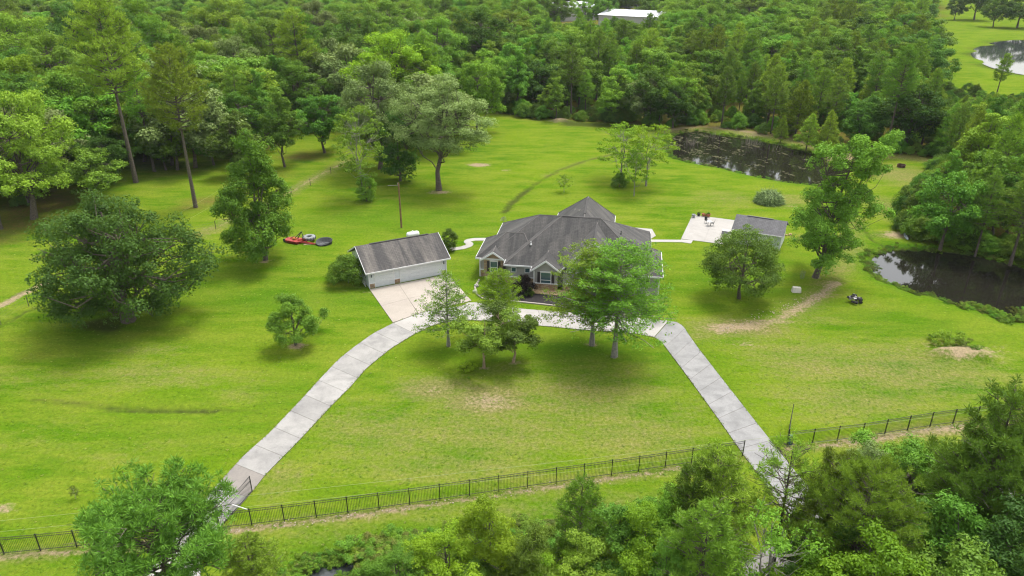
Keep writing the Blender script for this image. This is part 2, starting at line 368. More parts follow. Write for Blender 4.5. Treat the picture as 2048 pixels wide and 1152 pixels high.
def dist_line(X, Y, pts, closed=False):
    d = np.full(X.shape, 1e9)
    for i in range(len(pts) - (0 if closed else 1)):
        a = pts[i]; b = pts[(i + 1) % len(pts)]; dx, dy = b[0] - a[0], b[1] - a[1]; L = dx * dx + dy * dy + 1e-12
        t = np.clip(((X - a[0]) * dx + (Y - a[1]) * dy) / L, 0, 1); d = np.minimum(d, np.hypot(X - a[0] - t * dx, Y - a[1] - t * dy))
    return d
# ------------------------------------------------------------------ ground sheet
def spaced(lo, hi, fine0, fine1, step, grow=1.22):
    m = list(np.arange(fine0, fine1 + step, step)); s = step; x = m[-1]
    while x < hi: s *= grow; x += s; m.append(x)
    s = step; x = m[0]; lo_ = []
    while x > lo: s *= grow; x -= s; lo_.append(x)
    return np.array(lo_[::-1] + m)
gx = spaced(-3500, 3500, -110, 140, .6, 1.3)
gy = np.concatenate([spaced(-1500, 24, 24, 150, .55, 1.3), np.arange(151, 260, 1.1), spaced(261, 4500, 261, 262, 1.5, 1.12)[0 if False else 1:]])
gy = np.unique(np.round(gy, 3)); gy = gy[np.insert(np.diff(gy) > .3, 0, True)]
X, Y = np.meshgrid(gx, gy); Z = np.zeros_like(X)
near = (Y < 420) & (Y > 15) & (np.abs(X) < 400)
A = {k: np.zeros_like(X) for k in ('dry', 'dirt', 'wood', 'wet', 'lush')}
def blob(k, px, py, rx, ry, s):          # a patch: centre as seen, radii in metres
    cx, cy_ = G(px, py); q = ((X - cx) / rx) ** 2 + ((Y - cy_) / ry) ** 2; A[k][:] = np.maximum(A[k], s * np.exp(-q * 1.1))
def line(k, pts, w, s):
    d = dist_line(X, Y, GP(pts)); A[k][:] = np.maximum(A[k], s * np.exp(-(d / w) ** 2))
def dip(pts, w, depth):
    global Z
    d = dist_line(X, Y, GP(pts)); Z -= depth * np.exp(-(d / w) ** 2)
for P, dep, w in ((POND1, .9, 2.2), (POND2, 1.0, 2.4), (POND3, .9, 4), (CANAL, 1.1, 1.8)):
    x0, x1 = min(p[0] for p in P) - 9, max(p[0] for p in P) + 9; y0, y1 = min(p[1] for p in P) - 9, max(p[1] for p in P) + 9
    s = (X > x0) & (X < x1) & (Y > y0) & (Y < y1); xs, ys = X[s], Y[s]
    d = dist_line(xs, ys, P, True); d = np.where(inside(xs, ys, P), -d, d)
    Z[s] -= dep / (1 + np.exp(np.clip(d / (w * .28), -30, 30))); A['wet'][s] = np.maximum(A['wet'][s], .8 / (1 + np.exp(np.clip((d - .6) / .35, -30, 30))))
    A['lush'][s] = np.maximum(A['lush'][s], .8 * np.exp(-((d - 1.2) / 1.6) ** 2))
# the park like wood at left, the dense wood behind, the field and the wood at right (outlines on the ground)
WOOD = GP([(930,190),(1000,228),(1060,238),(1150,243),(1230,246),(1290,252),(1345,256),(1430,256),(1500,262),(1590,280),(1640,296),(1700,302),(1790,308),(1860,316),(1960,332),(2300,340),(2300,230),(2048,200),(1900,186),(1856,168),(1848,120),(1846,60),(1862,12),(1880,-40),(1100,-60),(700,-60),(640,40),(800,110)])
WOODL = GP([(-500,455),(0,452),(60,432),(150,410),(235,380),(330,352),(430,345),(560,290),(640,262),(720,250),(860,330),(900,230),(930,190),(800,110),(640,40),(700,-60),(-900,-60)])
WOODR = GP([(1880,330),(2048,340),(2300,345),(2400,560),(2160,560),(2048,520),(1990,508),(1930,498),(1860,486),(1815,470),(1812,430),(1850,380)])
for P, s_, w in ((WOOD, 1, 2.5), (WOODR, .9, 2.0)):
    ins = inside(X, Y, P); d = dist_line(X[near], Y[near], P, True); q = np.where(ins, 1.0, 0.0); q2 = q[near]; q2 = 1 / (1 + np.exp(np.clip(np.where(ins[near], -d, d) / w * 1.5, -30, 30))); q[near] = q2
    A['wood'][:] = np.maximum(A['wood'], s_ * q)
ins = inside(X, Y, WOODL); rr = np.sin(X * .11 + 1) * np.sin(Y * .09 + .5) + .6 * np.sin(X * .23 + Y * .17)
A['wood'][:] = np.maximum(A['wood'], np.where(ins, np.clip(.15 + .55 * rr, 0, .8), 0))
for a in ((25,452,7,6,.8),(120,432,9,4,.6),(610,312,7,6,.75),(430,402,7,3.5,.7),(385,415,5,3,.6),(560,350,8,4,.4),(0,480,6,3,.6),(300,330,9,5,.3)): blob('wood', *a)
for a in ((870,778,4.2,2.6,1.0),(1000,860,14,7,.52),(1150,800,12,8,.55),(780,870,8,6,.5),(1250,870,10,5,.52),(1800,740,15,7,.62),(1620,720,9,6,.6),(1700,800,10,5,.55),(900,930,12,3,.5),(350,760,9,2.5,.45),(975,800,5.0,3.0,1.25),(1205,790,5,3.4,.35),(700,850,4,5,.45),(1010,740,5,2.5,.35),(900,900,10,4,.4),(1100,860,12,5,.35),(1330,830,6,4,.4),(830,930,7,2,.5),
          (560,965,2.5,3,.5),(1480,655,6,2.4,1.15),(1500,680,7,2,.45),(1700,700,7,3,.4),(1800,760,8,4,.55),(1900,770,9,3,.5),(1650,760,5,3,.35),(1570,400,6,6,.6),(1450,395,9,6,.4),(1430,440,8,4,.25),(1200,335,7,8,.15),(1390,410,9,5,.3),
          (1790,420,5,9,.7),(1800,350,9,9,.7),(1750,340,6,6,.5),(1940,60,25,18,.3),(1870,120,14,25,.3),(1000,450,5,5,.15),(150,520,12,6,.2),(60,760,12,4,.3),(300,745,9,3,.45),(470,780,4,3,.3),(110,870,8,3,.25),(280,900,9,3,.2),(300,700,6,2,.4),(250,480,10,6,.25),(1100,1010,15,3,.4),(600,1060,8,2,.3),(1800,880,12,2,.3),
          (1760,470,2.2,1.5,.7),(1480,395,3,2,.5),(895,430,5,2,.15),(760,400,8,3,.2),(1630,470,5,4,.3),(1600,640,5,2.5,.45)): blob('dry', *a)
for a in ((975,802,2.9,1.5,.68),(872,780,1.9,1.1,.46),(960,330,2.6,1.5,1),(1012,340,1.6,.9,.7),(594,692,1.0,.75,1),(878,384,2.3,1.4,.9),(1184,690,1.1,.7,.7),(1228,713,.9,.6,.5),(968,736,.7,.5,.9),(1027,726,.8,.5,.6),(530,523,.9,.6,.8),(1480,600,.5,.4,.5),(1632,556,1.2,.8,.6),(897,694,.5,.35,.5),
          (1470,655,3.8,1.2,.9),(1560,645,2.6,.9,.5),(1930,706,3.6,1.9,1),(1121,244,3,2.2,1),(1490,688,1.6,.6,.6),(1795,470,2.6,1.6,.95),(0,1018,1.2,.8,.7),(620,490,3.6,.6,.5),(742,584,1.2,.5,.6),(1660,315,9,3,.8),(1540,270,8,3,.6),(1050,588,.01,.01,.1),(1600,480,2,1,.4),(1585,412,2,1.2,.5)): blob('dirt', *a)
line('dirt', [(1440,662),(1500,650),(1560,638),(1605,612),(1640,590),(1672,566)], 1.0, .66)
line('dry', [(1400,668),(1500,655),(1560,640),(1620,605),(1670,560),(1700,500),(1712,440)], 2.2, .55)
line('dirt', [(0,612),(40,590),(92,566)], .75, .9)
line('dirt', [(695,322),(640,350),(560,396),(490,430),(440,452)], .5, .5)
line('dry', [(695,322),(640,350),(560,396),(490,430),(440,452),(400,470)], 2.2, .6)
line('dirt', [(1340,259),(1400,252),(1440,256),(1520,266),(1580,274),(1650,298),(1690,308)], 1.6, .75)
line('dry', [(1340,262),(1440,258),(1520,268),(1600,285),(1690,312),(1800,312),(1880,322)], 3.2, .8)
line('dirt', [(300,1100),(0,1110)], .45, .55)
FENCE_L = [(-140,1122),(120,1098),(300,1078),(438,1057)]
FENCE_M = [(438,1058),(612,1037),(790,1013),(1015,980),(1240,948),(1485,911)]
FENCE_R = [(1574,893),(1715,877),(1853,854),(1945,842),(2048,836),(2200,834)]
for f in (FENCE_L, FENCE_M, FENCE_R): line('dirt', [(a, b + 7) for a, b in f], .34, .66); line('dry', [(a, b + 6) for a, b in f], .9, .6)
line('dry', [(1700,886),(1800,868),(1930,858),(2048,855)], 1.0, .95); line('dirt', [(1700,884),(1800,868),(1930,858),(2048,855)], .5, .5)
line('wet', [(215,815),(260,819),(330,820),(400,820),(430,821)], .5, .8); line('wet', [(60,800),(200,812),(330,819),(520,824)], .45, .5); dip([(200,815),(260,819),(420,820)], .8, .25)
line('wet', [(1008,425),(1022,405),(1042,388),(1062,373)], .75, .85); line('wet', [(1062,373),(1085,356),(1115,342),(1170,322),(1250,303)], .75, .55); dip([(1010,418),(1040,390),(1062,372),(1100,345)], 1.2, .3)
line('dry', [(1090,350),(1170,322),(1250,302)], 1.2, .4)
line('wet', [(1690,420),(1715,445),(1745,478),(1770,492)], .4, .75); dip([(1690,420),(1745,478),(1770,492)], .7, .25)
line('wet', [(1140,248),(1200,250),(1300,256)], 3.0, .9); line('wet', [(1110,238),(1060,232),(1010,226)], 2.0, .8)
line('wet', [(0,652),(50,622),(120,598)], .4, .6); dip([(0,652),(50,622),(120,598)], .6, .2)
line('wet', [(225,655),(180,650),(240,635)], 1.6, .9); line('wet', [(20,595),(60,578)], .5, .5)  # first stroke is the shade under the live oak, painted into the ground colour
for a in ((530,600,9,4,.8),(300,600,12,6,.5),(1130,700,9,2.6,.9),(1000,700,7,3,.7),(800,440,18,8,.6),(450,560,7,6,.5),(1450,560,8,5,.7),(1500,520,9,4,.6),(690,600,6,3,.6),(1600,610,5,3,.5),(950,560,4,4,.6),(1750,640,6,4,.5),(1850,650,6,3,.4),(400,860,10,5,.35),(560,790,5,4,.45),(1350,730,4,6,.5),(1440,800,3,5,.4)): blob('lush', *a)
Z += near * (0.10 * np.sin(X * .09 + 1) * np.sin(Y * .07) * np.clip(np.abs(X) / 60 - .6, 0, 1))
cx_, cy0 = G(1925, 712)
for dx, dy, w, hh in ((-2.2, .2, 1.5, .9), (1.6, -.6, 1.4, .95), (0, .8, 1.6, .5)): Z += hh * np.exp(-(((X - cx_ - dx) / w) ** 2 + ((Y - cy0 - dy) / (w * .6)) ** 2))
cx_, cy0 = G(1121, 244); Z += 1.0 * np.exp(-(((X - cx_) / 2.6) ** 2 + ((Y - cy0) / 2.4) ** 2))
ny, nx = X.shape; idx = np.arange(nx * ny).reshape(ny, nx)
Fq = np.stack([idx[:-1, :-1], idx[:-1, 1:], idx[1:, 1:], idx[1:, :-1]], -1).reshape(-1, 4)
m, t, b = material('lawn_and_soil')
geo = N(t, 'ShaderNodeNewGeometry').outputs['Position']
mp = N(t, 'ShaderNodeMapping'); mp.inputs['Scale'].default_value = (.35, 1.1, 1); mp.inputs['Rotation'].default_value = (0, 0, .25); t.links.new(geo, mp.inputs['Vector'])
n_big = noise(t, .055, 4, geo, .55); n_mid = noise(t, .34, 6, mp.outputs[0], .7); n_fine = noise(t, 3.4, 7, geo, .85); n_pat = noise(t, 1.7, 5, geo, .7)
def at(k): return N(t, 'ShaderNodeAttribute', _attribute_name=k).outputs['Fac']
def edge(k, amp=.8, w=.22):              # mask broken up by noise
    s = math_(t, 'ADD', at(k), math_(t, 'MULTIPLY', math_(t, 'SUBTRACT', math_(t, 'ADD', math_(t, 'MULTIPLY', n_pat, .5), math_(t, 'MULTIPLY', n_mid, .5)), .5), amp * 1.6)); return ramp(t, s, .5 - w, .5 + w)
g = mix(t, ramp(t, n_big, .35, .65), (.050, .119, .0045), (.093, .157, .0075))
g = mix(t, ramp(t, n_mid, .38, .66), g, (.140, .178, .0180))
g = mix(t, math_(t, 'MULTIPLY', ramp(t, n_pat, .52, .75), .6), g, (.040, .088, .005))
g = mix(t, math_(t, 'MULTIPLY', edge('lush', .5, .5), .7), g, (.044, .112, .006))
g = mix(t, math_(t, 'MULTIPLY', ramp(t, math_(t, 'ADD', at('dry'), math_(t, 'MULTIPLY', math_(t, 'SUBTRACT', math_(t, 'ADD', math_(t, 'MULTIPLY', n_pat, .5), math_(t, 'MULTIPLY', n_mid, .5)), .5), 1.9)), .18, .80), .74), g, mix(t, ramp(t, n_pat, .35, .65), (.112, .112, .034), (.185, .158, .075)))
g = mix(t, math_(t, 'MULTIPLY', edge('dirt', 1.5, .22), .92), g, (.245, .190, .125))
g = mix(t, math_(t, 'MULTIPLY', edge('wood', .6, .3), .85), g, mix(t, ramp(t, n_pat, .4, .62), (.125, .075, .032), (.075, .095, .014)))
g = mix(t, math_(t, 'MULTIPLY', edge('wet', 1.1, .3), .85), g, (.040, .050, .014))  # damp ground and ditches, plus the painted shade below the live oak
g = mix(t, 1.0, g, mix(t, ramp(t, n_fine, .33, .68), (.50, .54, .50), (1.5, 1.44, 1.4)), 'MULTIPLY')
t.links.new(g, b.inputs['Base Color']); b.inputs['Roughness'].default_value = .95; b.inputs['Specular IOR Level'].default_value = .0
bn = N(t, 'ShaderNodeBump', Strength=.55, Distance=.12); t.links.new(n_fine, bn.inputs['Height']); t.links.new(bn.outputs[0], b.inputs['Normal'])
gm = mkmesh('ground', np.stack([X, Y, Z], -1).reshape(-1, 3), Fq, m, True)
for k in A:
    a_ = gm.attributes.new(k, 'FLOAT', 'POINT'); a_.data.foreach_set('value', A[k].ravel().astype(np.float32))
tag(link(bpy.data.objects.new('ground', gm)), kind='structure')
def ground_z(x, y):
    i = min(max(np.searchsorted(gx, x) - 1, 0), nx - 2); j = min(max(np.searchsorted(gy, y) - 1, 0), ny - 2)
    return float(Z[j:j + 2, i:i + 2].mean())
# water
def water_mat(name, col, extra=None):
    m, t, b = material(name); b.inputs['Base Color'].default_value = (*col, 1); b.inputs['Roughness'].default_value = .04; b.inputs['IOR'].default_value = 1.5
    bn = N(t, 'ShaderNodeBump', Strength=.06, Distance=.03); t.links.new(noise(t, 1.6, 3, N(t, 'ShaderNodeNewGeometry').outputs['Position']), bn.inputs['Height']); t.links.new(bn.outputs[0], b.inputs['Normal']); return m
wm = water_mat('pond_water', (.012, .011, .008)); wc = water_mat('canal_water', (.035, .04, .04))
for nm, P, z, mm in (('rear_pond_water', POND1, -.42, wm), ('side_pond_water', POND2, -.46, wm), ('field_pond_water', POND3, -.42, wc), ('canal_water', CANAL, -.5, wc)):
    c = np.mean(P, axis=0); Q = [tuple(c + (np.array(p) - c) * (1.0 + .6 / max(3, np.linalg.norm(np.array(p) - c)))) for p in P]
    mb = MB(); mb.add([(x, y, z) for x, y in Q] + [(c[0], c[1], z)], [(i, (i + 1) % len(Q), len(Q)) for i in range(len(Q))]); mb.build(nm, mm, kind='structure')
# ------------------------------------------------------------------ concrete
def conc(name, col, dark, scale=.5):
    m, t, b = material(name); geo = N(t, 'ShaderNodeNewGeometry').outputs['Position']; oi = N(t, 'ShaderNodeObjectInfo').outputs['Random']
    f = ramp(t, noise(t, scale, 6, geo, .65, .4), .42, .72); c = mix(t, f, col, dark)
    c = mix(t, math_(t, 'MULTIPLY', oi, .4), c, dark); c = mix(t, math_(t, 'MULTIPLY', ramp(t, noise(t, 2.2, 6, geo, .75, 1.2), .55, .75), .45), c, tuple(x * .62 for x in dark))
    c = mix(t, 1.0, c, mix(t, ramp(t, noise(t, 9, 4, geo, .7), .3, .7), (.9, .9, .9), (1.07, 1.07, 1.07)), 'MULTIPLY')
    t.links.new(c, b.inputs['Base Color']); b.inputs['Roughness'].default_value = .9; return m
M['conc'] = conc('weathered_concrete', (.290, .280, .262), (.165, .160, .152)); M['conc_new'] = conc('pale_concrete', (.335, .318, .295), (.25, .236, .215), .3)
M['conc_pink'] = conc('buff_concrete', (.325, .288, .245), (.26, .228, .192), .3); M['conc_old'] = conc('grey_concrete', (.250, .247, .242), (.150, .149, .146), .7)
M['conc_wet'] = conc('damp_concrete', (.205, .185, .165), (.16, .145, .13), .6)
M['joint'] = simple('joint_soil', (.09, .075, .05), 1)
def ccw(P):
    return P if sum(P[i][0] * P[(i+1) % len(P)][1] - P[(i+1) % len(P)][0] * P[i][1] for i in range(len(P))) > 0 else P[::-1]
def shrink(P, d):
    n = len(P); Q = []
    for i in range(n):
        a, b, c = (Vector(P[k % n]) for k in (i - 1, i, i + 1)); e1 = (b - a).normalized(); e2 = (c - b).normalized()
        n1 = Vector((-e1.y, e1.x)); n2 = Vector((-e2.y, e2.x)); k = (n1 + n2); L = k.length
        k = k / L if L > 1e-3 else n1; Q.append(tuple(b + k * d / max(.5, k.dot(n1))))
    return Q
def slab(name, P, mat, parent, z1=.06, z0=-.06, gap=.012, **kw):
    P = shrink(ccw([tuple(p) for p in P]), gap); return MB().prism(P, z0, z1).build(name, mat, parent, bevel=.01, **kw)
def resample(P, n):
    P = np.array(P, float); s = np.concatenate([[0], np.cumsum(np.linalg.norm(np.diff(P, axis=0), axis=1))]); u = np.linspace(0, s[-1], n)
    return np.stack([np.interp(u, s, P[:, 0]), np.interp(u, s, P[:, 1])], 1)
def drive(name, L, R, n, mats, sub=3, split=False):
    root = empty(name); tag(root, kind='structure')
    A_ = resample(GP(L), n * sub + 1); B_ = resample(GP(R), n * sub + 1)
    under = list(A_) + list(B_[::-1]); MB().prism(ccw([tuple(p) for p in under]), -.09, .045).build('bedding', M['joint'], root)
    for i in range(n):
        a = A_[i * sub:(i + 1) * sub + 1]; b_ = B_[i * sub:(i + 1) * sub + 1]; mt = M[mats(i)]
        if split: mid = (a + b_) / 2; slab('slab', list(a) + list(mid[::-1]), mt, root); slab('slab', list(mid) + list(b_[::-1]), mt, root)
        else: slab('slab', list(a) + list(b_[::-1]), mt, root)
    return root
LD_L = [(255,1185),(300,1135),(350,1075),(400,1012),(437,967),(487,912),(540,865),(600,802),(640,758),(677,719),(710,693),(745,668),(786,647)]
LD_R = [(402,1200),(401,1150),(404,1096),(438,1058),(475,1018),(507,981),(530,951),(596,884),(663,812),(700,775),(733,737),(781,698),(830,668)]
drive('left_driveway', LD_L, LD_R, 15, lambda i: 'conc_wet' if i == 4 else 'conc_new' if i < 3 else 'conc')
XD_U = [(786,647),(836,628),(880,618),(925,612),(942,603),(992,612),(1043,618),(1120,624),(1203,628),(1283,637),(1337,642)]
XD_L = [(830,668),(858,654),(886,645),(932,640),(985,643),(1062,651),(1100,653.5),(1161,660),(1223,664),(1276,668),(1308,675)]
drive('cross_driveway', XD_U, XD_L, 9, lambda i: 'conc_new', split=False)
RD_R = [(1338,642.4),(1355,645),(1368,654),(1377,669),(1400,701),(1434,745),(1517,851),(1550,892),(1600,955),(1680,1040),(1760,1090)]
RD_L = [(1309,675.5),(1318,681),(1326,688),(1340,707),(1361,735),(1397,784),(1434,835),(1485,908),(1520,955),(1570,1025),(1600,1090)]
drive('right_driveway', RD_R, RD_L, 14, lambda i: 'conc_old')
pad = empty('garage_apron'); tag(pad, kind='structure')
pa, pb, pc, pd, pe = (np.array(G(*p)) for p in ((739,579),(896,549),(943,602),(838,627),(786,646)))
MB().prism(ccw([tuple(p) for p in (pa, pb, pc, pd, pe)]), -.085, .048).build('bedding', M['joint'], pad)
m1 = pa + (pb - pa) * .36; m2 = pe + (pd - pe) * .96; m3 = pa + (pb - pa) * .70; m4 = pd + (pc - pd) * .5
l1 = pa + (pe - pa) * .52; l2 = m1 + (m2 - m1) * .52; l3 = m3 + (m4 - m3) * .52; l4 = pb + (pc - pb) * .55
for q in ((pa, m1, l2, l1), (l1, l2, m2, pe), (m1, m3, l3, l2), (l2, l3, m4, m2 + (m4 - m2) * .02), (m3, pb, l4, l3), (l3, l4, pc, m4)): slab('slab', q, M['conc_pink'], pad)
def path(name, pts, w, mat, kerb=0.05):
    P = resample([G(*p) for p in pts], max(6, len(pts) * 4)); T = np.gradient(P, axis=0); T /= np.linalg.norm(T, axis=1, keepdims=True); Nn = np.stack([-T[:, 1], T[:, 0]], 1) * w / 2
    return MB().prism(ccw([tuple(p) for p in list(P + Nn) + list((P - Nn)[::-1])]), -.1, kerb).build(name, mat, kind='structure')
path('curved_walkway', [(902,499),(925,496),(937,492),(940,488),(934,484),(937,481),(950,479),(990,479)], 1.1, M['conc_new'])
path('patio_walkway', [(1296,482),(1330,482),(1368,482.5)], .95, M['conc_new'])
pt = empty('patio'); tag(pt, kind='structure')
A1, B1, C1, D1 = (np.array(G(*p)) for p in ((1385,430),(1470,441),(1455,490),(1362,478)))
for i in range(2):
    for j in range(2):
        f = lambda u, v: (A1 * (1-u) + B1 * u) * (1-v) + (D1 * (1-u) + C1 * u) * v
        slab('slab', (f(i/2, j/2), f(i/2+.5, j/2), f(i/2+.5, j/2+.5), f(i/2, j/2+.5)), M['conc_new'], pt, gap=.006)
slab('slab', GP([(1362,479),(1386,481),(1382,487.5),(1358,484)]), M['conc_new'], pt, z1=.052)
slab('back_landing', GP([(1262,455),(1304,458.5),(1312,472),(1300,479),(1270,476)]), M['conc_new'], None, kind='structure')
# mulch bed, kerb, stepping path
M['mulch'] = simple('dark_mulch', (.022, .018, .018), 1, .4, 30, bump=1, bscale=30)
M['tan_stone'] = simple('tan_paving', (.42, .29, .16), .9, .2, 5, bump=.4, bscale=15)
MB().prism(ccw(GP([(962,590),(975,580),(1010,575),(1050,582),(1105,587),(1180,590),(1290,600),(1300,632),(1203,624),(1104,609),(1043,603.5),(971,597.5)])), -.05, .035).build('mulch_bed', M['mulch'], kind='structure')
MB().prism(ccw(GP([(1058,573),(1066,581),(1052,586),(1090,589),(1140,594),(1150,585),(1100,578)])), -.05, .07).build('entry_path', M['tan_stone'], kind='structure')
path('bed_kerb', [(958,560),(950,575),(953,588),(962,596),(971,599),(1014,603),(1043,605),(1082,609),(1150,617),(1201,626),(1283,634)], .22, M['conc_pink'], .14)
# road beyond the fence
MB().prism(ccw(GP([(1560,1085),(1700,1035),(1900,985),(2100,940),(2300,915),(2300,1010),(2100,1050),(1900,1100),(1720,1170),(1500,1330),(900,1500),(200,1600),(-200,1500),(-100,1420),(250,1420),(900,1380),(1300,1230)])), -.1, .03).build('road', simple('asphalt', (.17, .16, .15), .9, .1, 2), kind='structure')
# ------------------------------------------------------------------ building materials
def roof_mat(name, col, light, moss=.5):
    m, t, b = material(name); g = N(t, 'ShaderNodeNewGeometry')
    cr = N(t, 'ShaderNodeVectorMath', _operation='CROSS_PRODUCT'); t.links.new(g.outputs['True Normal'], cr.inputs[0]); cr.inputs[1].default_value = (0, 0, 1)
    nn = N(t, 'ShaderNodeVectorMath', _operation='NORMALIZE'); t.links.new(cr.outputs[0], nn.inputs[0])
    dt = N(t, 'ShaderNodeVectorMath', _operation='DOT_PRODUCT'); t.links.new(g.outputs['Position'], dt.inputs[0]); t.links.new(nn.outputs[0], dt.inputs[1])
    sx = N(t, 'ShaderNodeSeparateXYZ'); t.links.new(g.outputs['Position'], sx.inputs[0])
    cb = N(t, 'ShaderNodeCombineXYZ'); t.links.new(dt.outputs['Value'], cb.inputs[0]); t.links.new(math_(t, 'MULTIPLY', sx.outputs[2], 1.9), cb.inputs[1])
    br = N(t, 'ShaderNodeTexBrick', Scale=1.0, Mortar_Size=.018, Brick_Width=.5, Row_Height=.24, Bias=-.2); t.links.new(cb.outputs[0], br.inputs['Vector'])
    br.inputs['Color1'].default_value = (1.12, 1.12, 1.12, 1); br.inputs['Color2'].default_value = (.86, .86, .86, 1); br.inputs['Mortar'].default_value = (.62, .62, .62, 1)
    cs = N(t, 'ShaderNodeCombineXYZ'); t.links.new(math_(t, 'MULTIPLY', dt.outputs['Value'], .8), cs.inputs[0]); t.links.new(math_(t, 'MULTIPLY', sx.outputs[2], .16), cs.inputs[1])
    f = ramp(t, noise(t, 1.0, 5, cs.outputs[0], .65), .42, .72); c = mix(t, math_(t, 'MULTIPLY', f, moss), col, light)
    f2 = ramp(t, noise(t, .35, 3, g.outputs['Position']), .4, .7); c = mix(t, math_(t, 'MULTIPLY', f2, .35), c, tuple(x * .7 for x in col))
    c = mix(t, 1.0, c, br.outputs['Color'], 'MULTIPLY'); c = mix(t, 1.0, c, mix(t, ramp(t, noise(t, 14, 3, g.outputs['Position'], .7), .3, .7), (.85, .85, .85), (1.15, 1.15, 1.15)), 'MULTIPLY')
    t.links.new(c, b.inputs['Base Color']); b.inputs['Roughness'].default_value = .92
    bn = N(t, 'ShaderNodeBump', Strength=.35, Distance=.02); t.links.new(br.outputs['Fac'], bn.inputs['Height']); bn.invert = True; t.links.new(bn.outputs[0], b.inputs['Normal']); return m
M['roof'] = roof_mat('weathered_shingles', (.042, .0410, .0400), (.135, .124, .112), .75); M['roof_grey'] = roof_mat('grey_shingles', (.095, .093, .098), (.155, .152, .158), .5)
M['ridge'] = simple('ridge_cap', (.115, .106, .10), .9, .15, 3)
def banded(name, col, axis, step, dark=.6, rough=.6):
    m, t, b = material(name); tc = N(t, 'ShaderNodeTexCoord'); s = N(t, 'ShaderNodeSeparateXYZ'); t.links.new(tc.outputs['Object'], s.inputs[0])
    v = math_(t, 'FRACT', math_(t, 'MULTIPLY', s.outputs[axis], 1 / step), 0); k = ramp(t, v, .06, .12)
    c = mix(t, k, tuple(x * dark for x in col), col); c = mix(t, 1.0, c, mix(t, ramp(t, noise(t, 1.5, 5, tc.outputs['Object']), .3, .7), (.93, .93, .92), (1.03, 1.03, 1.03)), 'MULTIPLY')
    t.links.new(c, b.inputs['Base Color']); b.inputs['Roughness'].default_value = rough
    bn = N(t, 'ShaderNodeBump', Strength=.4, Distance=.02); t.links.new(k, bn.inputs['Height']); t.links.new(bn.outputs[0], b.inputs['Normal']); return m
M['siding'] = banded('taupe_siding', (.32, .31, .295), 2, .2, .8); M['siding_w'] = banded('white_siding', (.57, .60, .61), 2, .18, .8)
M['trim'] = simple('white_trim', (.66, .66, .65), .5, .03); M['door'] = simple('white_door_paint', (.60, .62, .62), .45, .03)
M['glass'], t, b = material('window_glass'); b.inputs['Base Color'].default_value = (.05, .10, .11, 1); b.inputs['Roughness'].default_value = .08; b.inputs['Specular IOR Level'].default_value = .8
M['shutter'] = simple('dark_shutter', (.028, .022, .022), .6, .1); M['black'] = simple('black_metal', (.012, .013, .014), .5, .1)
def stone_mat(name, c1, c2, c3):
    m, t, b = material(name); tc = N(t, 'ShaderNodeTexCoord').outputs['Object']
    v = N(t, 'ShaderNodeTexVoronoi', Scale=3.4); v.feature = 'F1'; mp = N(t, 'ShaderNodeMapping'); mp.inputs['Scale'].default_value = (1, 1, 2.1); t.links.new(tc, mp.inputs[0]); t.links.new(mp.outputs[0], v.inputs['Vector'])
    s = N(t, 'ShaderNodeSeparateColor'); t.links.new(v.outputs['Color'], s.inputs[0]); c = mix(t, s.outputs[0], c1, c2); c = mix(t, ramp(t, s.outputs[1], .6, .9), c, c3); c = mix(t, 1.0, c, (.85, .85, .85), 'MULTIPLY')
    d = N(t, 'ShaderNodeTexVoronoi', Scale=3.4); d.feature = 'DISTANCE_TO_EDGE'; t.links.new(mp.outputs[0], d.inputs['Vector']); k = ramp(t, d.outputs['Distance'], .02, .09)
    c = mix(t, k, (.30, .25, .19), c); t.links.new(c, b.inputs['Base Color']); b.inputs['Roughness'].default_value = .9
    bn = N(t, 'ShaderNodeBump', Strength=.8, Distance=.05); t.links.new(k, bn.inputs['Height']); t.links.new(bn.outputs[0], b.inputs['Normal']); return m
M['stone'] = stone_mat('tan_stone', (.44, .29, .16), (.30, .17, .09), (.52, .40, .25))
# ------------------------------------------------------------------ house
qx, qy = G(1007.7, 528.6, 2.9)
house = empty('house', (qx, qy, 0), RAD(-9), 'long single storey house with many gabled dark shingle roof and taupe siding', 'house')
ZE = 2.9
def hip(c, ra, rb, along='u', z0=ZE, mat='roof', parent=None, th=.14, fascia=True, caps=True):
    """c = (u0,u1,v0,v1) eaves; ra, rb = ridge ends (u,v,z)"""
    parent = parent or house; u0, u1, v0, v1 = c
    vs = [(u0,v0,z0),(u1,v0,z0),(u1,v1,z0),(u0,v1,z0),ra,rb,(u0,v0,z0-th),(u1,v0,z0-th),(u1,v1,z0-th),(u0,v1,z0-th)]
    fs = [(0,1,5,4),(1,2,5),(2,3,4,5),(3,0,4)] if along == 'u' else [(0,1,4),(1,2,5,4),(2,3,5),(3,0,4,5)]
    fs += [(6,7,1,0),(7,8,2,1),(8,9,3,2),(9,6,0,3),(9,8,7,6)]
    r = MB().add(vs, fs).build('roof', M[mat], parent)
    if caps:
        mb = MB(); es = [(0, 4), (1, 5), (2, 5), (3, 4), (4, 5)] if along == 'u' else [(0, 4), (1, 4), (2, 5), (3, 5), (4, 5)]
        for a, b_ in es: mb.bar(Vector(vs[a]) + Vector((0, 0, -.015)), Vector(vs[b_]) + Vector((0, 0, -.015)), .075, n=5)
        mb.build('ridge_cap', M['ridge'], r)
    if fascia:
        e = .03; z1, zz = z0 - .01, z0 - .22
        mb = MB().box(u0-e, u1+e, v0-e-.03, v0-.002, zz, z1).box(u0-e, u1+e, v1+.002, v1+e+.03, zz, z1).box(u0-e-.03, u0-.002, v0, v1, zz, z1).box(u1+.002, u1+e+.03, v0, v1, zz, z1)
        mb.build('fascia', M['trim'], parent)
    return r
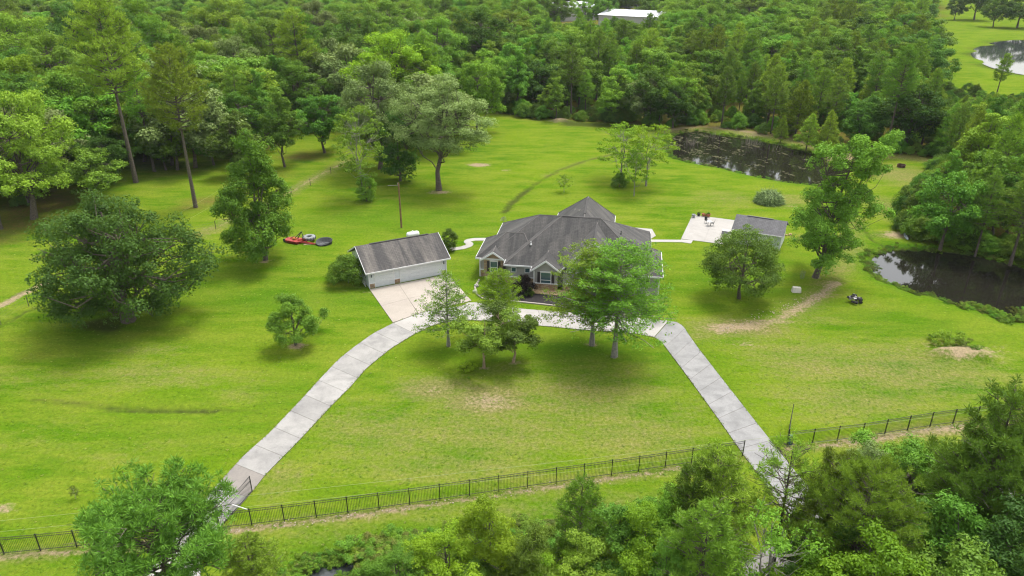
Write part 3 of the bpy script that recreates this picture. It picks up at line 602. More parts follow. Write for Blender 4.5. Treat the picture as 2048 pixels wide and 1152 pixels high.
def gable(uc, half, v0, v1, zr, z0=ZE, mat='roof', parent=None, th=.16):
    parent = parent or house; u0, u1 = uc - half, uc + half
    vs = [(u0,v0,z0),(uc,v0,zr),(u1,v0,z0),(u0,v1,z0),(uc,v1,zr),(u1,v1,z0),(u0,v0,z0-th),(uc,v0,zr-th),(u1,v0,z0-th),(u0,v1,z0-th),(uc,v1,zr-th),(u1,v1,z0-th)]
    r = MB().add(vs, [(0,1,4,3),(1,2,5,4),(6,9,10,7),(7,10,11,8),(0,6,7,1),(1,7,8,2),(3,4,10,9),(4,5,11,10),(0,3,9,6),(2,8,11,5)]).build('roof', M[mat], parent)
    MB().bar((uc, v0, zr), (uc, v1, zr), .07, n=5).build('ridge_cap', M['ridge'], r)
    d = .27; e = .05; mb = MB()      # rake boards, proud of the gable
    for s in (-1, 1):
        uo = uc + s * (half + .05)
        mb.add([(uo, v0-e, z0-.02), (uc, v0-e, zr+.02), (uc, v0-e, zr-d), (uo, v0-e, z0-d), (uo, v0-.003, z0-.02), (uc, v0-.003, zr+.02), (uc, v0-.003, zr-d), (uo, v0-.003, z0-d)],
               [(0,1,2,3),(7,6,5,4),(0,4,5,1),(3,2,6,7),(0,3,7,4),(1,5,6,2)])
        mb.box(min(uo, uo + s*.03), max(uo, uo + s*.03), v0, v1, z0-d+.04, z0-.03)
    mb.build('rake_board', M['trim'], parent); return r
def gwall(uc, half, v0, v1, zr, mat, parent=None, z0=ZE, zb=0):   # pentagon wall under a gable
    parent = parent or house; u0, u1 = uc - half, uc + half
    P = [(u0, zb), (u1, zb), (u1, z0), (uc, zr), (u0, z0)]
    vs = [(a, v0, z) for a, z in P] + [(a, v1, z) for a, z in P]
    return MB().add(vs, [(0,1,2,3,4),(9,8,7,6,5)] + [(i, i+5, (i+1) % 5 + 5, (i+1) % 5) for i in range(5)]).build('wall', M[mat], parent)
hip((0, 19, 0, 14.4), (6.8, 6.8, 7.55), (12.1, 6.6, 7.52))                                 # main
hip((-2.75, 12, 1.79, 15.6), (3.62, 8.1, 7.1), (8.5, 8.1, 7.1))                      # rear left
hip((-4.1, 4, 1.75, 8.96), (-.5, 5.36, 5.33), (1.9, 5.36, 5.33), fascia=True)              # low left
r0 = (9.0, 17.9)
lx = lambda p, z=ZE: tuple((Matrix.Rotation(RAD(9), 2) @ (Vector(G(*p, z)) - Vector((qx, qy)))))
ap = lx((1176.6, 393), 7.2); pl = lx((1117.5, 425)); pr = lx((1230.5, 431.7))
hip((pl[0], pr[0], 8.6, (pl[1] + pr[1]) / 2), (ap[0], 7.1, 7.2), (ap[0], ap[1], 7.2), 'v', caps=True)   # rear wing
hip((8, 20.35, -.9, 7.7), (12, 3.4, 5.8), (16.2, 3.4, 5.8))                                # low right
hip((10, 19.02, 7.4, 15.25), (11.6, 6.75, 7.46), (12.2, 6.75, 7.46), 'u', fascia=True, caps=False)
gable(11.6, 4.25, -1.0, 7.4, 7.13)                                                          # large front gable
gable(5.62, 1.9, -1.35, 2.6, 4.35)                                                          # small front gables
gable(-1.68, 1.62, 1.30, 4.0, 4.02)
# walls
MB().box(.45, 18.5, .5, 13.9, 0, 2.72).build('wall', M['siding'], house)
MB().box(-2.3, 9.5, 2.3, 15.3, 0, 2.72).build('wall', M['siding'], house)
MB().box(-3.62, 3.5, 2.26, 8.5, 0, 2.72).build('wall', M['siding'], house)
MB().box(pl[0]+.45, pr[0]-.45, 9, (pl[1] + pr[1]) / 2 - .45, 0, 2.72).build('wall', M['siding'], house)
MB().box(8.4, 19.88, -.4, 7.2, 0, 2.72).build('wall', M['siding'], house)
gwall(11.6, 3.8, -.62, .3, 6.55, 'siding', z0=2.75)
gwall(5.62, 1.5, -.95, .6, 3.95, 'siding', z0=2.85)
gwall(-1.68, 1.3, 1.72, 2.4, 3.72, 'stone', z0=2.8)
for s_, a in (('stone', (-3.66, -2.98, 2.19, 2.25, 0, .95)), ('stone', (-.38, 4.1, .43, .49, 0, .95)), ('stone', (4.08, 7.16, -1.02, -.96, 0, .95)), ('stone', (4.06, 4.115, -.96, .43, 0, .95)), ('stone', (7.85, 15.4, -.69, -.63, 0, .95)), ('stone', (-3.69, -3.63, 2.25, 8.4, 0, .9))):
    MB().box(*a).build('stone_base', M[s_], house)
for a in ((-3.7, -2.95, 2.14, 2.26, .95, 1.06), (-.38, 4.08, .38, .5, .95, 1.06), (4.03, 7.2, -1.07, -.95, .95, 1.06), (7.8, 15.5, -.74, -.62, .95, 1.06), (-3.74, -3.6, 2.26, 8.45, .95, 1.06)): MB().box(*a).build('trim_band', M['trim'], house)
for u, v in ((-3.72, 2.16), (4.02, -1.07), (19.9, -.42), (-3.72, 8.4)): MB().box(u, u + .14, v, v + .14, 0, 2.7).build('corner_board', M['trim'], house)
def window(parent, u0, u1, z0, z1, v, rows=2, cols=1, shut=0, arch=False):
    w = .08; mb = MB().box(u0-w, u1+w, v-.06, v, z0-w, z0).box(u0-w, u1+w, v-.06, v, z1, z1+w).box(u0-w, u0, v-.06, v, z0, z1).box(u1, u1+w, v-.06, v, z0, z1)
    for i in range(1, rows): zz = z0 + (z1-z0) * (.42 if rows == 2 else i/rows); mb.box(u0, u1, v-.05, v, zz-.03, zz+.03)
    for i in range(1, cols): uu = u0 + (u1-u0)*i/cols; mb.box(uu-.025, uu+.025, v-.045, v-.001, z0, z1)
    if arch: mb.box(u0-.12, u1+.12, v-.075, v, z1+w, z1+w+.1)
    f = mb.build('window', M['trim'], parent); MB().box(u0, u1, v-.022, v-.006, z0, z1).build('pane', M['glass'], f)
    if shut:
        for a, b_ in ((u0-w-.03-shut, u0-w-.03), (u1+w+.03, u1+w+.03+shut)):
            s = MB().box(a, b_, v-.05, v, z0-.04, z1+.06); 
            for q in range(5): s.box(a+.05, b_-.05, v-.058, v-.05, z0+.08+q*(z1-z0)/5, z0+.08+q*(z1-z0)/5+.12)
            s.build('shutter', M['shutter'], parent)
    return f
window(house, -2.1, -1.2, 1.0, 2.45, 1.718, 2, 1, .35, True)
window(house, 5.0, 6.25, .72, 2.5, -.952, 2, 1, .36, True)
window(house, .95, 1.5, 1.75, 2.3, .498, 1); window(house, 2.75, 3.3, 1.75, 2.3, .498, 1)
MB().box(-.25, .15, .45, .498, 1.6, 2.4).build('shutter', M['shutter'], house)
window(house, 10.6, 12.6, .9, 2.9, -.622, 2, 2, .4, True); window(house, 16.6, 18.2, 1.0, 2.3, -.402, 2, 2, .35)
for v in (4.0, 6.5):
    MB().box(-3.66, -3.625, v, v+1.0, 1.2, 2.3).build('side_window', M['glass'], house)
# vents and aerials on the roof
def vent(u, v, z, h=.35, r=.05, mat='trim', nm='roof_vent'): MB().bar((u, v, z - .2), (u, v, z + h), r, n=6).bar((u, v, z-.05), (u, v, z+.04), r*2.6, r*1.6, n=8).build(nm, M[mat], house)
for p, z in (((1062, 488), 4.9), ((1242, 467), 6.2), ((1302, 503), 4.4), ((1319, 529), 3.3)):
    u, v = lx(p, z); vent(u, v, z, .4, .06, 'black' if p[0] > 1100 else 'trim')
u, v = lx((1007, 446), 3.6); mb = MB().bar((u, v, 3.0), (u, v, 4.6), .025)
for i in range(5): mb.bar((u-.5+.06*i, v-.2, 4.0+.13*i), (u+.5-.06*i, v+.2, 4.0+.13*i), .02)
mb.bar((u, v, 4.5), (u-.4, v+.4, 4.1), .02).build('roof_aerial', M['bark_pale'], house)
mb = MB(); za = 6.6
for i in range(4): a = lx((1150 + i * 9, 419 + i * 1.2), za); mb.bar((a[0]-.05, a[1]-.4, za), (a[0]+.05, a[1]+.4, za), .018)
a = lx((1148, 418), za); b_ = lx((1182, 423), za); mb.bar((*a, za), (*b_, za), .025).bar((*b_, za), (*b_, za-.7), .03).build('roof_aerial', M['bark_pale'], house)
for (u0, v0, z0_, u1, v1, z1_) in ((11.6, -.6, 7.2, 11.6, 5.2, 7.2), (5.62, -1.0, 4.43, 5.62, 1.2, 4.43), (ap[0], 9.2, 7.27, ap[0], ap[1] - 1.0, 7.27)):
    MB().box(u0-.13, u1+.13, v0, v1, z0_-.06, z0_+.03).build('ridge_vent', M['roof'], house)
MB().box(6.9, 12.0, 6.67, 6.85, 7.5, 7.6).build('ridge_vent', M['roof'], house)
# ------------------------------------------------------------------ detached garage
gx0, gy0 = G(739, 577)
gar = empty('detached_garage', (gx0, gy0, 0), RAD(26.6), 'white detached garage with two roll doors and a stained dark shingle gable roof', 'garage')
GL, GD, GE, GR = 10.8, 7.7, 2.38, 4.62
P = [(0, GE-.1), (GD, GE-.1), (GD, 0), (0, 0)]
MB().add([(0,0,0),(GL,0,0),(GL,GD,0),(0,GD,0),(0,0,GE-.05),(GL,0,GE-.05),(GL,GD,GE-.05),(0,GD,GE-.05),(0,GD/2,GR-.22),(GL,GD/2,GR-.22)], [(0,1,5,4),(2,3,7,6),(1,2,6,9,5),(3,0,4,8,7),(4,5,9,8),(6,7,8,9),(3,2,1,0)]).build('wall', M['siding_w'], gar)
o = .45; sl = (GR - GE) / (GD/2 + o); vs = [(-o, -o, GE), (GL+o, -o, GE), (GL+o, GD/2, GR), (-o, GD/2, GR), (GL+o, GD+o, GE), (-o, GD+o, GE)]; vs += [(a, b_, c - .14) for a, b_, c in vs]
M['roof_gar'] = roof_mat('stained_shingles', (.050, .047, .046), (.185, .165, .142), .95)
rf = MB().add(vs, [(0,1,2,3),(3,2,4,5),(7,6,9,8),(8,9,11,10),(0,6,7,1),(5,4,10,11),(0,3,9,6),(3,5,11,9),(2,1,7,8),(4,2,8,10)]).build('roof', M['roof_gar'], gar)
MB().box(1.5, GL-1, GD/2-.13, GD/2+.13, GR-.04, GR+.045).build('ridge_vent', M['roof'], rf)
MB().box(-o-.03, GL+o+.03, -o-.06, -o-.003, GE-.19, GE-.01).build('fascia', M['trim'], gar); MB().box(-o-.03, GL+o+.03, GD+o+.003, GD+o+.06, GE-.19, GE-.01).build('fascia', M['trim'], gar)
for u in (-o-.045, GL+o+.003):
    mb = MB()
    for s in (0, 1):
        a = (-o-.06, GE) if s == 0 else (GD+o+.06, GE); b_ = (GD/2, GR)
        q = [(a[0], a[1]-.17), (b_[0], b_[1]-.17), (b_[0], b_[1]+.02), (a[0], a[1]+.02)]
        mb.add([(u, y, z) for y, z in q] + [(u+.042, y, z) for y, z in q], [(0,1,2,3),(7,6,5,4),(0,4,5,1),(1,5,6,2),(2,6,7,3),(3,7,4,0)])
    mb.build('rake_board', M['trim'], gar)
for u0, u1, nm in ((.85, 3.35, 'single'), (4.28, 9.98, 'double')):
    MB().box(u0-.1, u0, -.06, -.002, 0, 2.12).box(u1, u1+.1, -.06, -.002, 0, 2.12).box(u0-.1, u1+.1, -.06, -.002, 2.0, 2.12).build('door_frame', M['trim'], gar)
    d = MB().box(u0, u1, -.012, -.004, .01, 2.0).build('garage_door', M['black'], gar, label='%s width white sectional garage door' % nm)
    for k in range(4):
        z0_, z1_ = .015 + k*.497, .495 + k*.497; mb = MB().box(u0+.004, u1-.004, -.035, -.013, z0_, z1_); n = round((u1-u0)/.62); w = (u1-u0)/n
        for i in range(n): mb.box(u0+i*w+.07, u0+(i+1)*w-.07, -.042, -.035, z0_+.08, z1_-.08)
        mb.build('panel', M['door'], d)
for u0, u1 in ((.02, .74), (3.46, 4.17), (10.09, 10.79)): MB().box(u0, u1, -.07, -.003, 0, .62).build('stone_base', M['stone'], gar); MB().box(u0-.01, u1+.01, -.085, -.003, .62, .70).build('trim_band', M['trim'], gar)
for u in (-.03, 10.72): MB().box(u, u+.11, -.09, -.003, 0, 2.25).build('corner_board', M['trim'], gar)
for u in (.38, 10.42): MB().box(u-.06, u+.06, -.16, -.004, 1.55, 1.6).bar((u, -.1, 1.58), (u, -.1, 1.82), .07, .04, 6).bar((u, -.1, 1.82), (u, -.1, 1.92), .09, .02, 6).build('wall_lamp', M['black'], gar)
# crawl lattice panel at the left foot of the garage
lt = empty('lattice_panel', G(731, 573) + (0,), RAD(26.6 + 90), 'low white lattice panel leaning at the left foot of the garage', 'lattice')
mb = MB()
for i in range(9): mb.bar((-.1 + i*.2, 0, .05), (.15 + i*.2, 0, .55), .015, n=4)
mb.build('slats', M['trim'], lt, kind='stuff'); MB().box(-.2, 1.9, -.02, .02, .56, .60).build('rail', M['trim'], lt); MB().box(-.2, 1.9, -.02, .02, .02, .06).build('rail', M['trim'], lt)
# ------------------------------------------------------------------ shed by the patio
s0 = G(1463, 458, 2.3); s1 = G(1567, 474, 2.3); ang = math.atan2(s1[1]-s0[1], s1[0]-s0[0]); SL = math.dist(s0, s1)
shed = empty('garden_shed', (s0[0], s0[1], 0), ang, 'small grey shingled gable building at the right end of the patio', 'shed')
SD, SR = 5.8, 3.75
vs = [(0,0,2.3),(SL,0,2.3),(SL,SD/2,SR),(0,SD/2,SR),(SL,SD,2.3),(0,SD,2.3)]; vs += [(a, b_, c-.12) for a, b_, c in vs]
rf = MB().add(vs, [(0,1,2,3),(3,2,4,5),(7,6,9,8),(8,9,11,10),(0,6,7,1),(5,4,10,11),(0,3,9,6),(3,5,11,9),(2,1,7,8),(4,2,8,10)]).build('roof', M['roof_grey'], shed)
MB().box(1.6, SL-2, SD/2-.12, SD/2+.12, SR-.04, SR+.05).build('ridge_vent', M['roof_grey'], rf)
MB().box(-.02, SL+.02, -.05, -.003, 2.14, 2.29).build('fascia', M['trim'], shed)
MB().add([(.3,.35,0),(SL-.3,.35,0),(SL-.3,SD-.35,0),(.3,SD-.35,0),(.3,.35,2.25),(SL-.3,.35,2.25),(SL-.3,SD-.35,2.25),(.3,SD-.35,2.25),(.3,SD/2,SR-.2),(SL-.3,SD/2,SR-.2)], [(0,1,5,4),(2,3,7,6),(1,2,6,9,5),(3,0,4,8,7),(4,5,9,8),(6,7,8,9),(3,2,1,0)]).build('wall', M['siding_w'], shed)
for u in (.26, SL-.36): MB().box(u, u+.1, .3, .345, 0, 2.2).build('corner_board', M['trim'], shed)
window(shed, 2.2, 3.2, .9, 1.9, .348, 2, 2); MB().box(4.4, 5.3, .31, .348, .05, 2.0).build('door', M['door'], shed)
# ------------------------------------------------------------------ iron fences and gates
def fence(pts, label, h=1.55, step=2.35):
    P = GP(pts); L = sum(math.dist(P[i], P[i+1]) for i in range(len(P)-1)); n = max(2, round(L/step)); Q = resample(P, n+1)
    r = empty('iron_fence', (*Q[0], 0), 0, label, 'fence'); o0 = Q[0]; post = None; pk = MB()
    for i, q in enumerate(Q):
        x, y = q - o0
        if post is None: post = MB().box(-.035, .035, -.035, .035, -.1, h+.06).add([(-.045,-.045,h+.06),(.045,-.045,h+.06),(.045,.045,h+.06),(-.045,.045,h+.06),(0,0,h+.12)], [(3,2,1,0),(0,1,4),(1,2,4),(2,3,4),(3,0,4)]).build('post', M['black'], r); p = post
        else: p = post.copy(); link(p); p.parent = r
        p.location = (x, y, 0)
        if i < n:
            b_ = Q[i+1] - o0; d = Vector((b_[0]-x, b_[1]-y, 0)); k = max(1, int(d.length/.115))
            for z in (.14, h-.2, h): MB().bar((x, y, z), (b_[0], b_[1], z), .021, n=4).build('rail', M['black'], r)
            for j in range(1, k):
                a = Vector((x, y, 0)) + d*j/k; pk.bar((a.x, a.y, .06), (a.x, a.y, h), .012, n=3)
    pk.build('pickets', M['black'], r, kind='stuff'); return r
fence(FENCE_L, 'black iron picket fence left of the left driveway gate')
fence(FENCE_M, 'long black iron picket fence across the lawn between the two driveways')
fence(FENCE_R, 'black iron picket fence right of the right driveway gate')
def gate(pa, pb, h0, h1, tip, label):
    a = Vector((*G(*pa), 0)); b_ = Vector((*G(*pb), 0)); L = (b_-a).length; r = empty('driveway_gate', a, math.atan2(b_.y-a.y, b_.x-a.x), label, 'gate')
    MB().box(-.05, .05, -.05, .05, -.1, h0+.15).build('hinge_post', M['black'], r); MB().box(L-.03, L+.03, -.03, .03, .05, h1+tip).build('end_stile', M['black'], r)
    f = lambda s: h0 + (h1-h0)*s - .12*math.sin(math.pi*s) + tip*max(0, s-.75)/.25
    rb = MB(); n = 14
    for i in range(n): rb.bar((L*i/n, 0, f(i/n)), (L*(i+1)/n, 0, f((i+1)/n)), .025, n=5)
    rb.build('top_rail', M['black'], r); MB().bar((0,0,.1), (L,0,.1), .028, n=5).build('rail', M['black'], r); MB().bar((0,0,h1-.35), (L,0,h1-.35), .02, n=4).build('rail', M['black'], r)
    pk = MB(); k = int(L/.125)
    for j in range(1, k): pk.bar((L*j/k, 0, .1), (L*j/k, 0, f(j/k)), .012, n=4)
    pk.build('pickets', M['black'], r, kind='stuff'); return r, L
g1, L1 = gate((439,1058), (504.5,983), 1.9, 1.45, .12, 'open black iron gate leaf over the left driveway')
MB().box(.35, .75, .05, .22, .95, 1.4).build('control_box', M['black'], g1)
MB().bar((1.9, .05, .75), (1.9, -1.3, .55), .035).build('gate_arm', M['trim'], g1)
g2, L2 = gate((1573.5,889), (1580,848), 1.6, 1.9, .35, 'open black iron gate leaf beside the right driveway, seen edge on')
c = G(1580, 888); MB().box(-.13, .13, -.12, .12, -.05, .95).build('control_box', simple('blue_plastic', (.03, .10, .25), .5), loc=(*c, 0), label='small blue gate control box at the right gate hinge', cat='box')
c = G(447, 1053)
# wire fence posts at left
wire = empty('wire_fence', (0, 0, 0), 0, 'old wire farm fence on dark steel posts along the left wood', 'fence')
WP = [(-60,676),(2,648),(58,612),(118,585),(175,560)]; WQ = [(322,494),(380,472),(432,458),(490,432),(556,408),(583,387),(621,371),(662,347),(697,334),(760,318)]
for seg in (WP, WQ):
    prev = None; wb = MB()
    for p in seg:
        x, y = G(*p); MB().bar((x, y, -.1), (x, y, 1.35), .05, n=5).build('post', M['bark'], wire)
        if prev:
            for z in (.4, .8, 1.2): wb.bar((*prev, z), (x, y, z), .008, n=3)
        prev = (x, y)
    wb.build('wire', M['black'], wire)
x, y = G(556, 402); MB().bar((x, y, -.1), (x, y, 2.0), .12, n=7).build('post', M['bark'], wire)
# utility pole and wires
x, y = G(803, 455); ph = hgt(y, 366)
pole = empty('utility_pole', (x, y, 0), 0, 'bare brown wooden utility pole behind the garage', 'utility pole')
M['pole'] = simple('pole_wood', (.20, .115, .055), .9, .2, 4)
MB().bar((0,0,-.2), (0,0,ph), .16, .12, 8).build('shaft', M['pole'], pole); MB().bar((-1.7,.1,ph-.45), (0,0,ph-.35), .03).bar((-.15,0,ph), (-.15,0,ph-.5), .05).build('service_arm', M['bark_pale'], pole)
def span(label, a, b_, sag, n=24, r=.007):
    mb = MB(); pts = [Vector(a)*(1-i/n) + Vector(b_)*(i/n) - Vector((0,0,4*sag*(i/n)*(1-i/n))) for i in range(n+1)]
    for i in range(n): mb.bar(pts[i], pts[i+1], r, n=4)
    return mb.build('overhead_wire', M['wire'], label=label, cat='wire', group='overhead wires over the front fence')
M['wire'] = simple('pale_wire', (.28, .33, .15), .6, .05)
for k, (pl_, pr_, z) in enumerate((((-150,1056),(2200,790),7.5), ((-150,1078),(2200,812),7.0))):
    a = G(*pl_, z); b_ = G(*pr_, z); span(('upper' if k == 0 else 'lower') + ' pale overhead wire crossing above the front fence', (*a, z), (*b_, z), .5)
for k, (pa_, pb_) in enumerate((((330,440),(480,352)), ((352,452),(520,348)))):
    a = G(*pa_, 5); b_ = G(*pb_, 7); span('thin wire sagging through the left wood, %s strand' % ('left', 'right')[k], (*a, 5), (*b_, 7), .3)
# propane tank
x, y = G(826, 475); tk = empty('propane_tank', (x, y, -.12), RAD(28), 'white propane tank lying behind the garage roof', 'tank'); tk.scale = (.72, .8, .85)
R90 = Matrix.Rotation(RAD(90), 3, 'Y'); mb = MB(); prof = [(.01,-1.45),(.28,-1.38),(.48,-1.2),(.55,-.95),(.55,.95),(.48,1.2),(.28,1.38),(.01,1.45)]
mb.lathe(prof, 14, rot=R90); mb.v = [(a, b_, c+.75) for a, b_, c in mb.v]; mb.build('vessel', M['trim'], tk, smooth=True)
MB().lathe([(.17,1.28),(.17,1.42),(.1,1.5)], 10).build('valve_dome', M['trim'], tk); 
for s in (-.8, .8): MB().box(s-.08, s+.08, -.3, .3, 0, .3).build('foot', M['conc_old'], tk)
# scrap: red implement, tractor tyre, black tub
M['red'] = simple('faded_red_paint', (.30, .022, .012), .6, .25, 3, col2=(.17, .018, .012)); M['rubber'] = simple('old_rubber', (.045, .048, .05), .8, .2)
M['tyrew'] = simple('dusty_rubber', (.20, .21, .21), .9, .15)
x, y = G(590, 484); im = empty('mower_deck', (x, y, .02), RAD(-20), 'red rotary mower deck with raised hitch, lying on the lawn left of the tyre', 'implement'); im.scale = (1.25, 1.25, 1.25)
MB().prism([(-.95,-.6),(.75,-.75),(1.15,0),(.8,.7),(-.9,.65),(-1.25,0)], .18, .34).build('deck', M['red'], im, bevel=.03)
mb = MB()
for a, b_ in (((-.9,-.5),(.7,-.62)), ((.7,-.62),(1.1,0)), ((1.1,0),(.7,.6)), ((.7,.6),(-.9,.55)), ((-.9,.55),(-1.2,0)), ((-1.2,0),(-.9,-.5))): mb.bar((*a,.0), (*a,.2), .03).bar((*a,.05), (*b_,.05), .04)
mb.build('skirt', M['red'], im); MB().bar((.2,.3,.3), (.75,.5,1.25), .05).bar((-.1,-.3,.3), (.75,.5,1.25), .05).bar((.75,.5,1.25), (1.15,.3,.4), .05).bar((-.7,.1,.34), (.0,.2,.7), .04).build('hitch_frame', M['rubber'], im)
MB().lathe([(.26,.34),(.28,.5),(.16,.62)], 10).build('gearbox', simple('rust_orange', (.42, .14, .03), .8), im); 
for s in (-1, 1): MB().bar((-1.2,.3*s,.2), (-1.2,.42*s,.2), .2, n=10).build('wheel', M['rubber'], im)
x, y = G(605, 487); im2 = empty('box_blade', (x, y, 0), RAD(12), 'red box blade implement with angled arms in front of the tyre', 'implement')
MB().box(-.7,.7,.18,.26,.05,.6).box(-.7,-.63,-.4,.18,.05,.5).box(.63,.7,-.4,.18,.05,.5).build('blade', M['red'], im2, bevel=.01)
MB().bar((.1,-.1,.35), (2.0,-.85,.12), .07, n=4).bar((-.3,-.1,.3), (1.8,-1.0,.1), .07, n=4).bar((0,.2,.6), (.6,-.3,.8), .045, n=4).build('arm', M['red'], im2)
MB().box(.2,1.9,-.75,-.3,.02,.06).build('rusty_plate', M['bark_tan'], im2)
x, y = G(619, 482); ty = empty('tractor_tyre', (x, y, .30), 0, 'large tractor tyre lying flat on the red scrap', 'tyre')
mb = MB(); prof = [(.42,.02),(.50,.0),(.88,.03),(.97,.12),(.97,.40),(.88,.49),(.50,.52),(.42,.50),(.40,.30),(.40,.2)]; n = 28; k = len(prof)
mb.add([(r_*math.cos(2*math.pi*i/n), r_*math.sin(2*math.pi*i/n), z) for r_, z in prof for i in range(n)], [(j*n+i, j*n+(i+1)%n, ((j+1)%k)*n+(i+1)%n, ((j+1)%k)*n+i) for j in range(k) for i in range(n)])
mb.build('carcass', M['tyrew'], ty, smooth=True); mb = MB()
for i in range(26):
    a = 2*math.pi*i/26; c_, s_ = math.cos(a), math.sin(a); a2 = a + .12 * (1 if i % 2 else -1); z0_ = .03 if i % 2 else .27
    mb.bar((.98*c_, .98*s_, z0_), (1.0*math.cos(a2), 1.0*math.sin(a2), z0_+.22), .045, n=4)
mb.build('tread_lugs', M['rubber'], ty)
x, y = G(648, 488); tb = empty('stock_tank', (x, y, 0), RAD(8), 'black half collapsed round tub beside the tractor tyre', 'tub')
mb = MB(); n = 24; vs = []
for r_, z in ((1.12,.0),(1.22,.34),(1.25,.37),(1.14,.34),(1.02,.06)):
    for i in range(n): a = 2*math.pi*i/n; w = 1 + .06*math.sin(3*a+1); vs.append((r_*w*math.cos(a), r_*w*.8*math.sin(a), z*(1+.8*math.sin(a+.4)) + (.0 if z == 0 else .1)))
mb.add(vs + [(0,0,.07)], [(j*n+i, j*n+(i+1)%n, (j+1)*n+(i+1)%n, (j+1)*n+i) for j in range(4) for i in range(n)] + [(4*n+i, 4*n+(i+1)%n, 5*n) for i in range(n)])
mb.build('shell', M['rubber'], tb, smooth=True); MB().bar((-.6,-.2,.12), (.7,.1,.16), .05).bar((-.2,.3,.12), (.1,-.5,.15), .04).build('loose_pipe', M['tyrew'], tb)
# patio things
def chair(px, py, rz, label):
    x, y = G(px, py); r = empty('patio_chair', (x, y, .062), RAD(rz), label, 'chair', 'chairs round the patio table'); f = MB()
    for u, v in ((-.24,-.22),(.24,-.22),(-.24,.22),(.24,.22)): MB().bar((u, v, 0), (u, v*.9, .44 if v < 0 else .46), .018, n=5).build('leg', M['tyrew'], r)
    MB().box(-.26,.26,-.25,.25,.44,.49).build('seat', M['black'], r); MB().add([(-.26,.24,.5),(.26,.24,.5),(.24,.36,1.0),(-.24,.36,1.0),(-.26,.28,.5),(.26,.28,.5),(.24,.40,1.0),(-.24,.40,1.0)], [(0,1,2,3),(7,6,5,4),(0,4,5,1),(1,5,6,2),(2,6,7,3),(3,7,4,0)]).build('backrest', M['black'], r)
chair(1413, 447, 20, 'black patio chair left of the small patio table'); chair(1424, 452, -110, 'black patio chair right of the small patio table')
x, y = G(1418, 452); r = empty('patio_table', (x, y, .062), 0, 'small pale round table between two patio chairs', 'table'); MB().lathe([(.42,.70),(.42,.73)], 18).build('table_top', M['trim'], r)
for i in range(4): MB().bar((.3*math.cos(i*1.57+.7), .3*math.sin(i*1.57+.7), 0), (.15*math.cos(i*1.57+.7), .15*math.sin(i*1.57+.7), .7), .018, n=5).build('leg', M['tyrew'], r)
M['terra'] = simple('terracotta', (.34, .12, .06), .8, .15); M['greyplastic'] = simple('grey_plastic', (.28, .28, .30), .6)
for px, py, s, mt, lb, pm in ((1387,435.5,.30,'greyplastic','grey empty bin at the left end of the patio pot row',None), (1397,432.5,.28,'black','dark pot second in the patio row','leaf'), (1406.5,433,.27,'terra','small terracotta pot in the middle of the patio row',None), (1411,433.5,.22,'terra','smallest terracotta pot of the patio row','leaf'), (1416.5,434.5,.32,'terra','largest terracotta pot with a leafy plant at the right end of the row','leaf')):
    x, y = G(px, py); r = empty('plant_pot', (x, y, .06), 0, lb, 'plant pot', 'pots along the back edge of the patio')
    MB().lathe([(s*.62,0),(s,s*1.5),(s*1.12,s*1.5),(s*1.12,s*1.75),(s*.95,s*1.75),(s*.9,s*1.4)], 12).build('pot', M[mt], r)
    if pm: c_ = link(bpy.data.objects.new('leaves', PR['bush'][1]), r); c_.scale = (s*.45,)*3; c_.location = (0, 0, s*1.3)
x, y = G(1451, 468); r = empty('storage_box', (x, y, .062), ang, 'light grey low storage box on the patio near the shed', 'box'); MB().box(-.55,.55,-.35,.35,0,.5).build('body', M['greyplastic'], r, bevel=.03); MB().box(-.58,.58,-.38,.38,.5,.57).build('lid', simple('pale_grey', (.5,.5,.51)), r, bevel=.02)
# yard things
x, y = G(1592, 584); r = empty('concrete_block', (x, y, 0), RAD(-5), 'pale tapered concrete block standing alone on the right lawn', 'block')
MB().add([(-.58,-.35,0),(.58,-.35,0),(.58,.35,0),(-.58,.35,0),(-.5,-.22,.72),(.52,-.2,.66),(.5,.22,.68),(-.5,.2,.75)], [(3,2,1,0),(4,5,6,7),(0,1,5,4),(1,2,6,5),(2,3,7,6),(3,0,4,7)]).build('block_body', simple('pale_block', (.58,.54,.46), .9, .1, 3), r, bevel=.04)
x, y = G(1604, 557); r = empty('wire_cage', (x, y, 0), 0, 'thin wire plant cage on the lawn left of the sweetgum trunk', 'plant cage'); mb = MB()
for k in range(8): a = k*math.pi/4; mb.bar((.22*math.cos(a), .22*math.sin(a), 0), (.3*math.cos(a), .3*math.sin(a), 1.0), .012, n=4)
mb.build('uprights', M['tyrew'], r); mb = MB()
for z in (.3, .65, .98):
    for k in range(10): a = k*math.pi/5; a2 = a+math.pi/5; q = .22+.08*z; mb.bar((q*math.cos(a), q*math.sin(a), z), (q*math.cos(a2), q*math.sin(a2), z), .012, n=4)
mb.build('hoop', M['tyrew'], r)
x, y = G(1636, 556); MB().bar((0,0,-.05), (.03,0,.62), .07, .07, 8).lathe([(.08,.6),(.08,.66),(.02,.7)], 8, c=(.03, 0)).build('marker_post', M['trim'], loc=(x, y, 0), label='short white pipe post right beside the sweetgum trunk', cat='post')
rs = random.Random(3)
x, y = G(1706, 604); r = empty('burn_pile', (x, y, 0), 0, 'heap of charred grey logs and rubble on the right lawn', 'burn pile'); M['char'] = simple('charred_wood', (.035,.033,.033), .95, .4, 8); M['ash'] = simple('ash_grey_wood', (.30,.28,.27), .95, .3, 8)
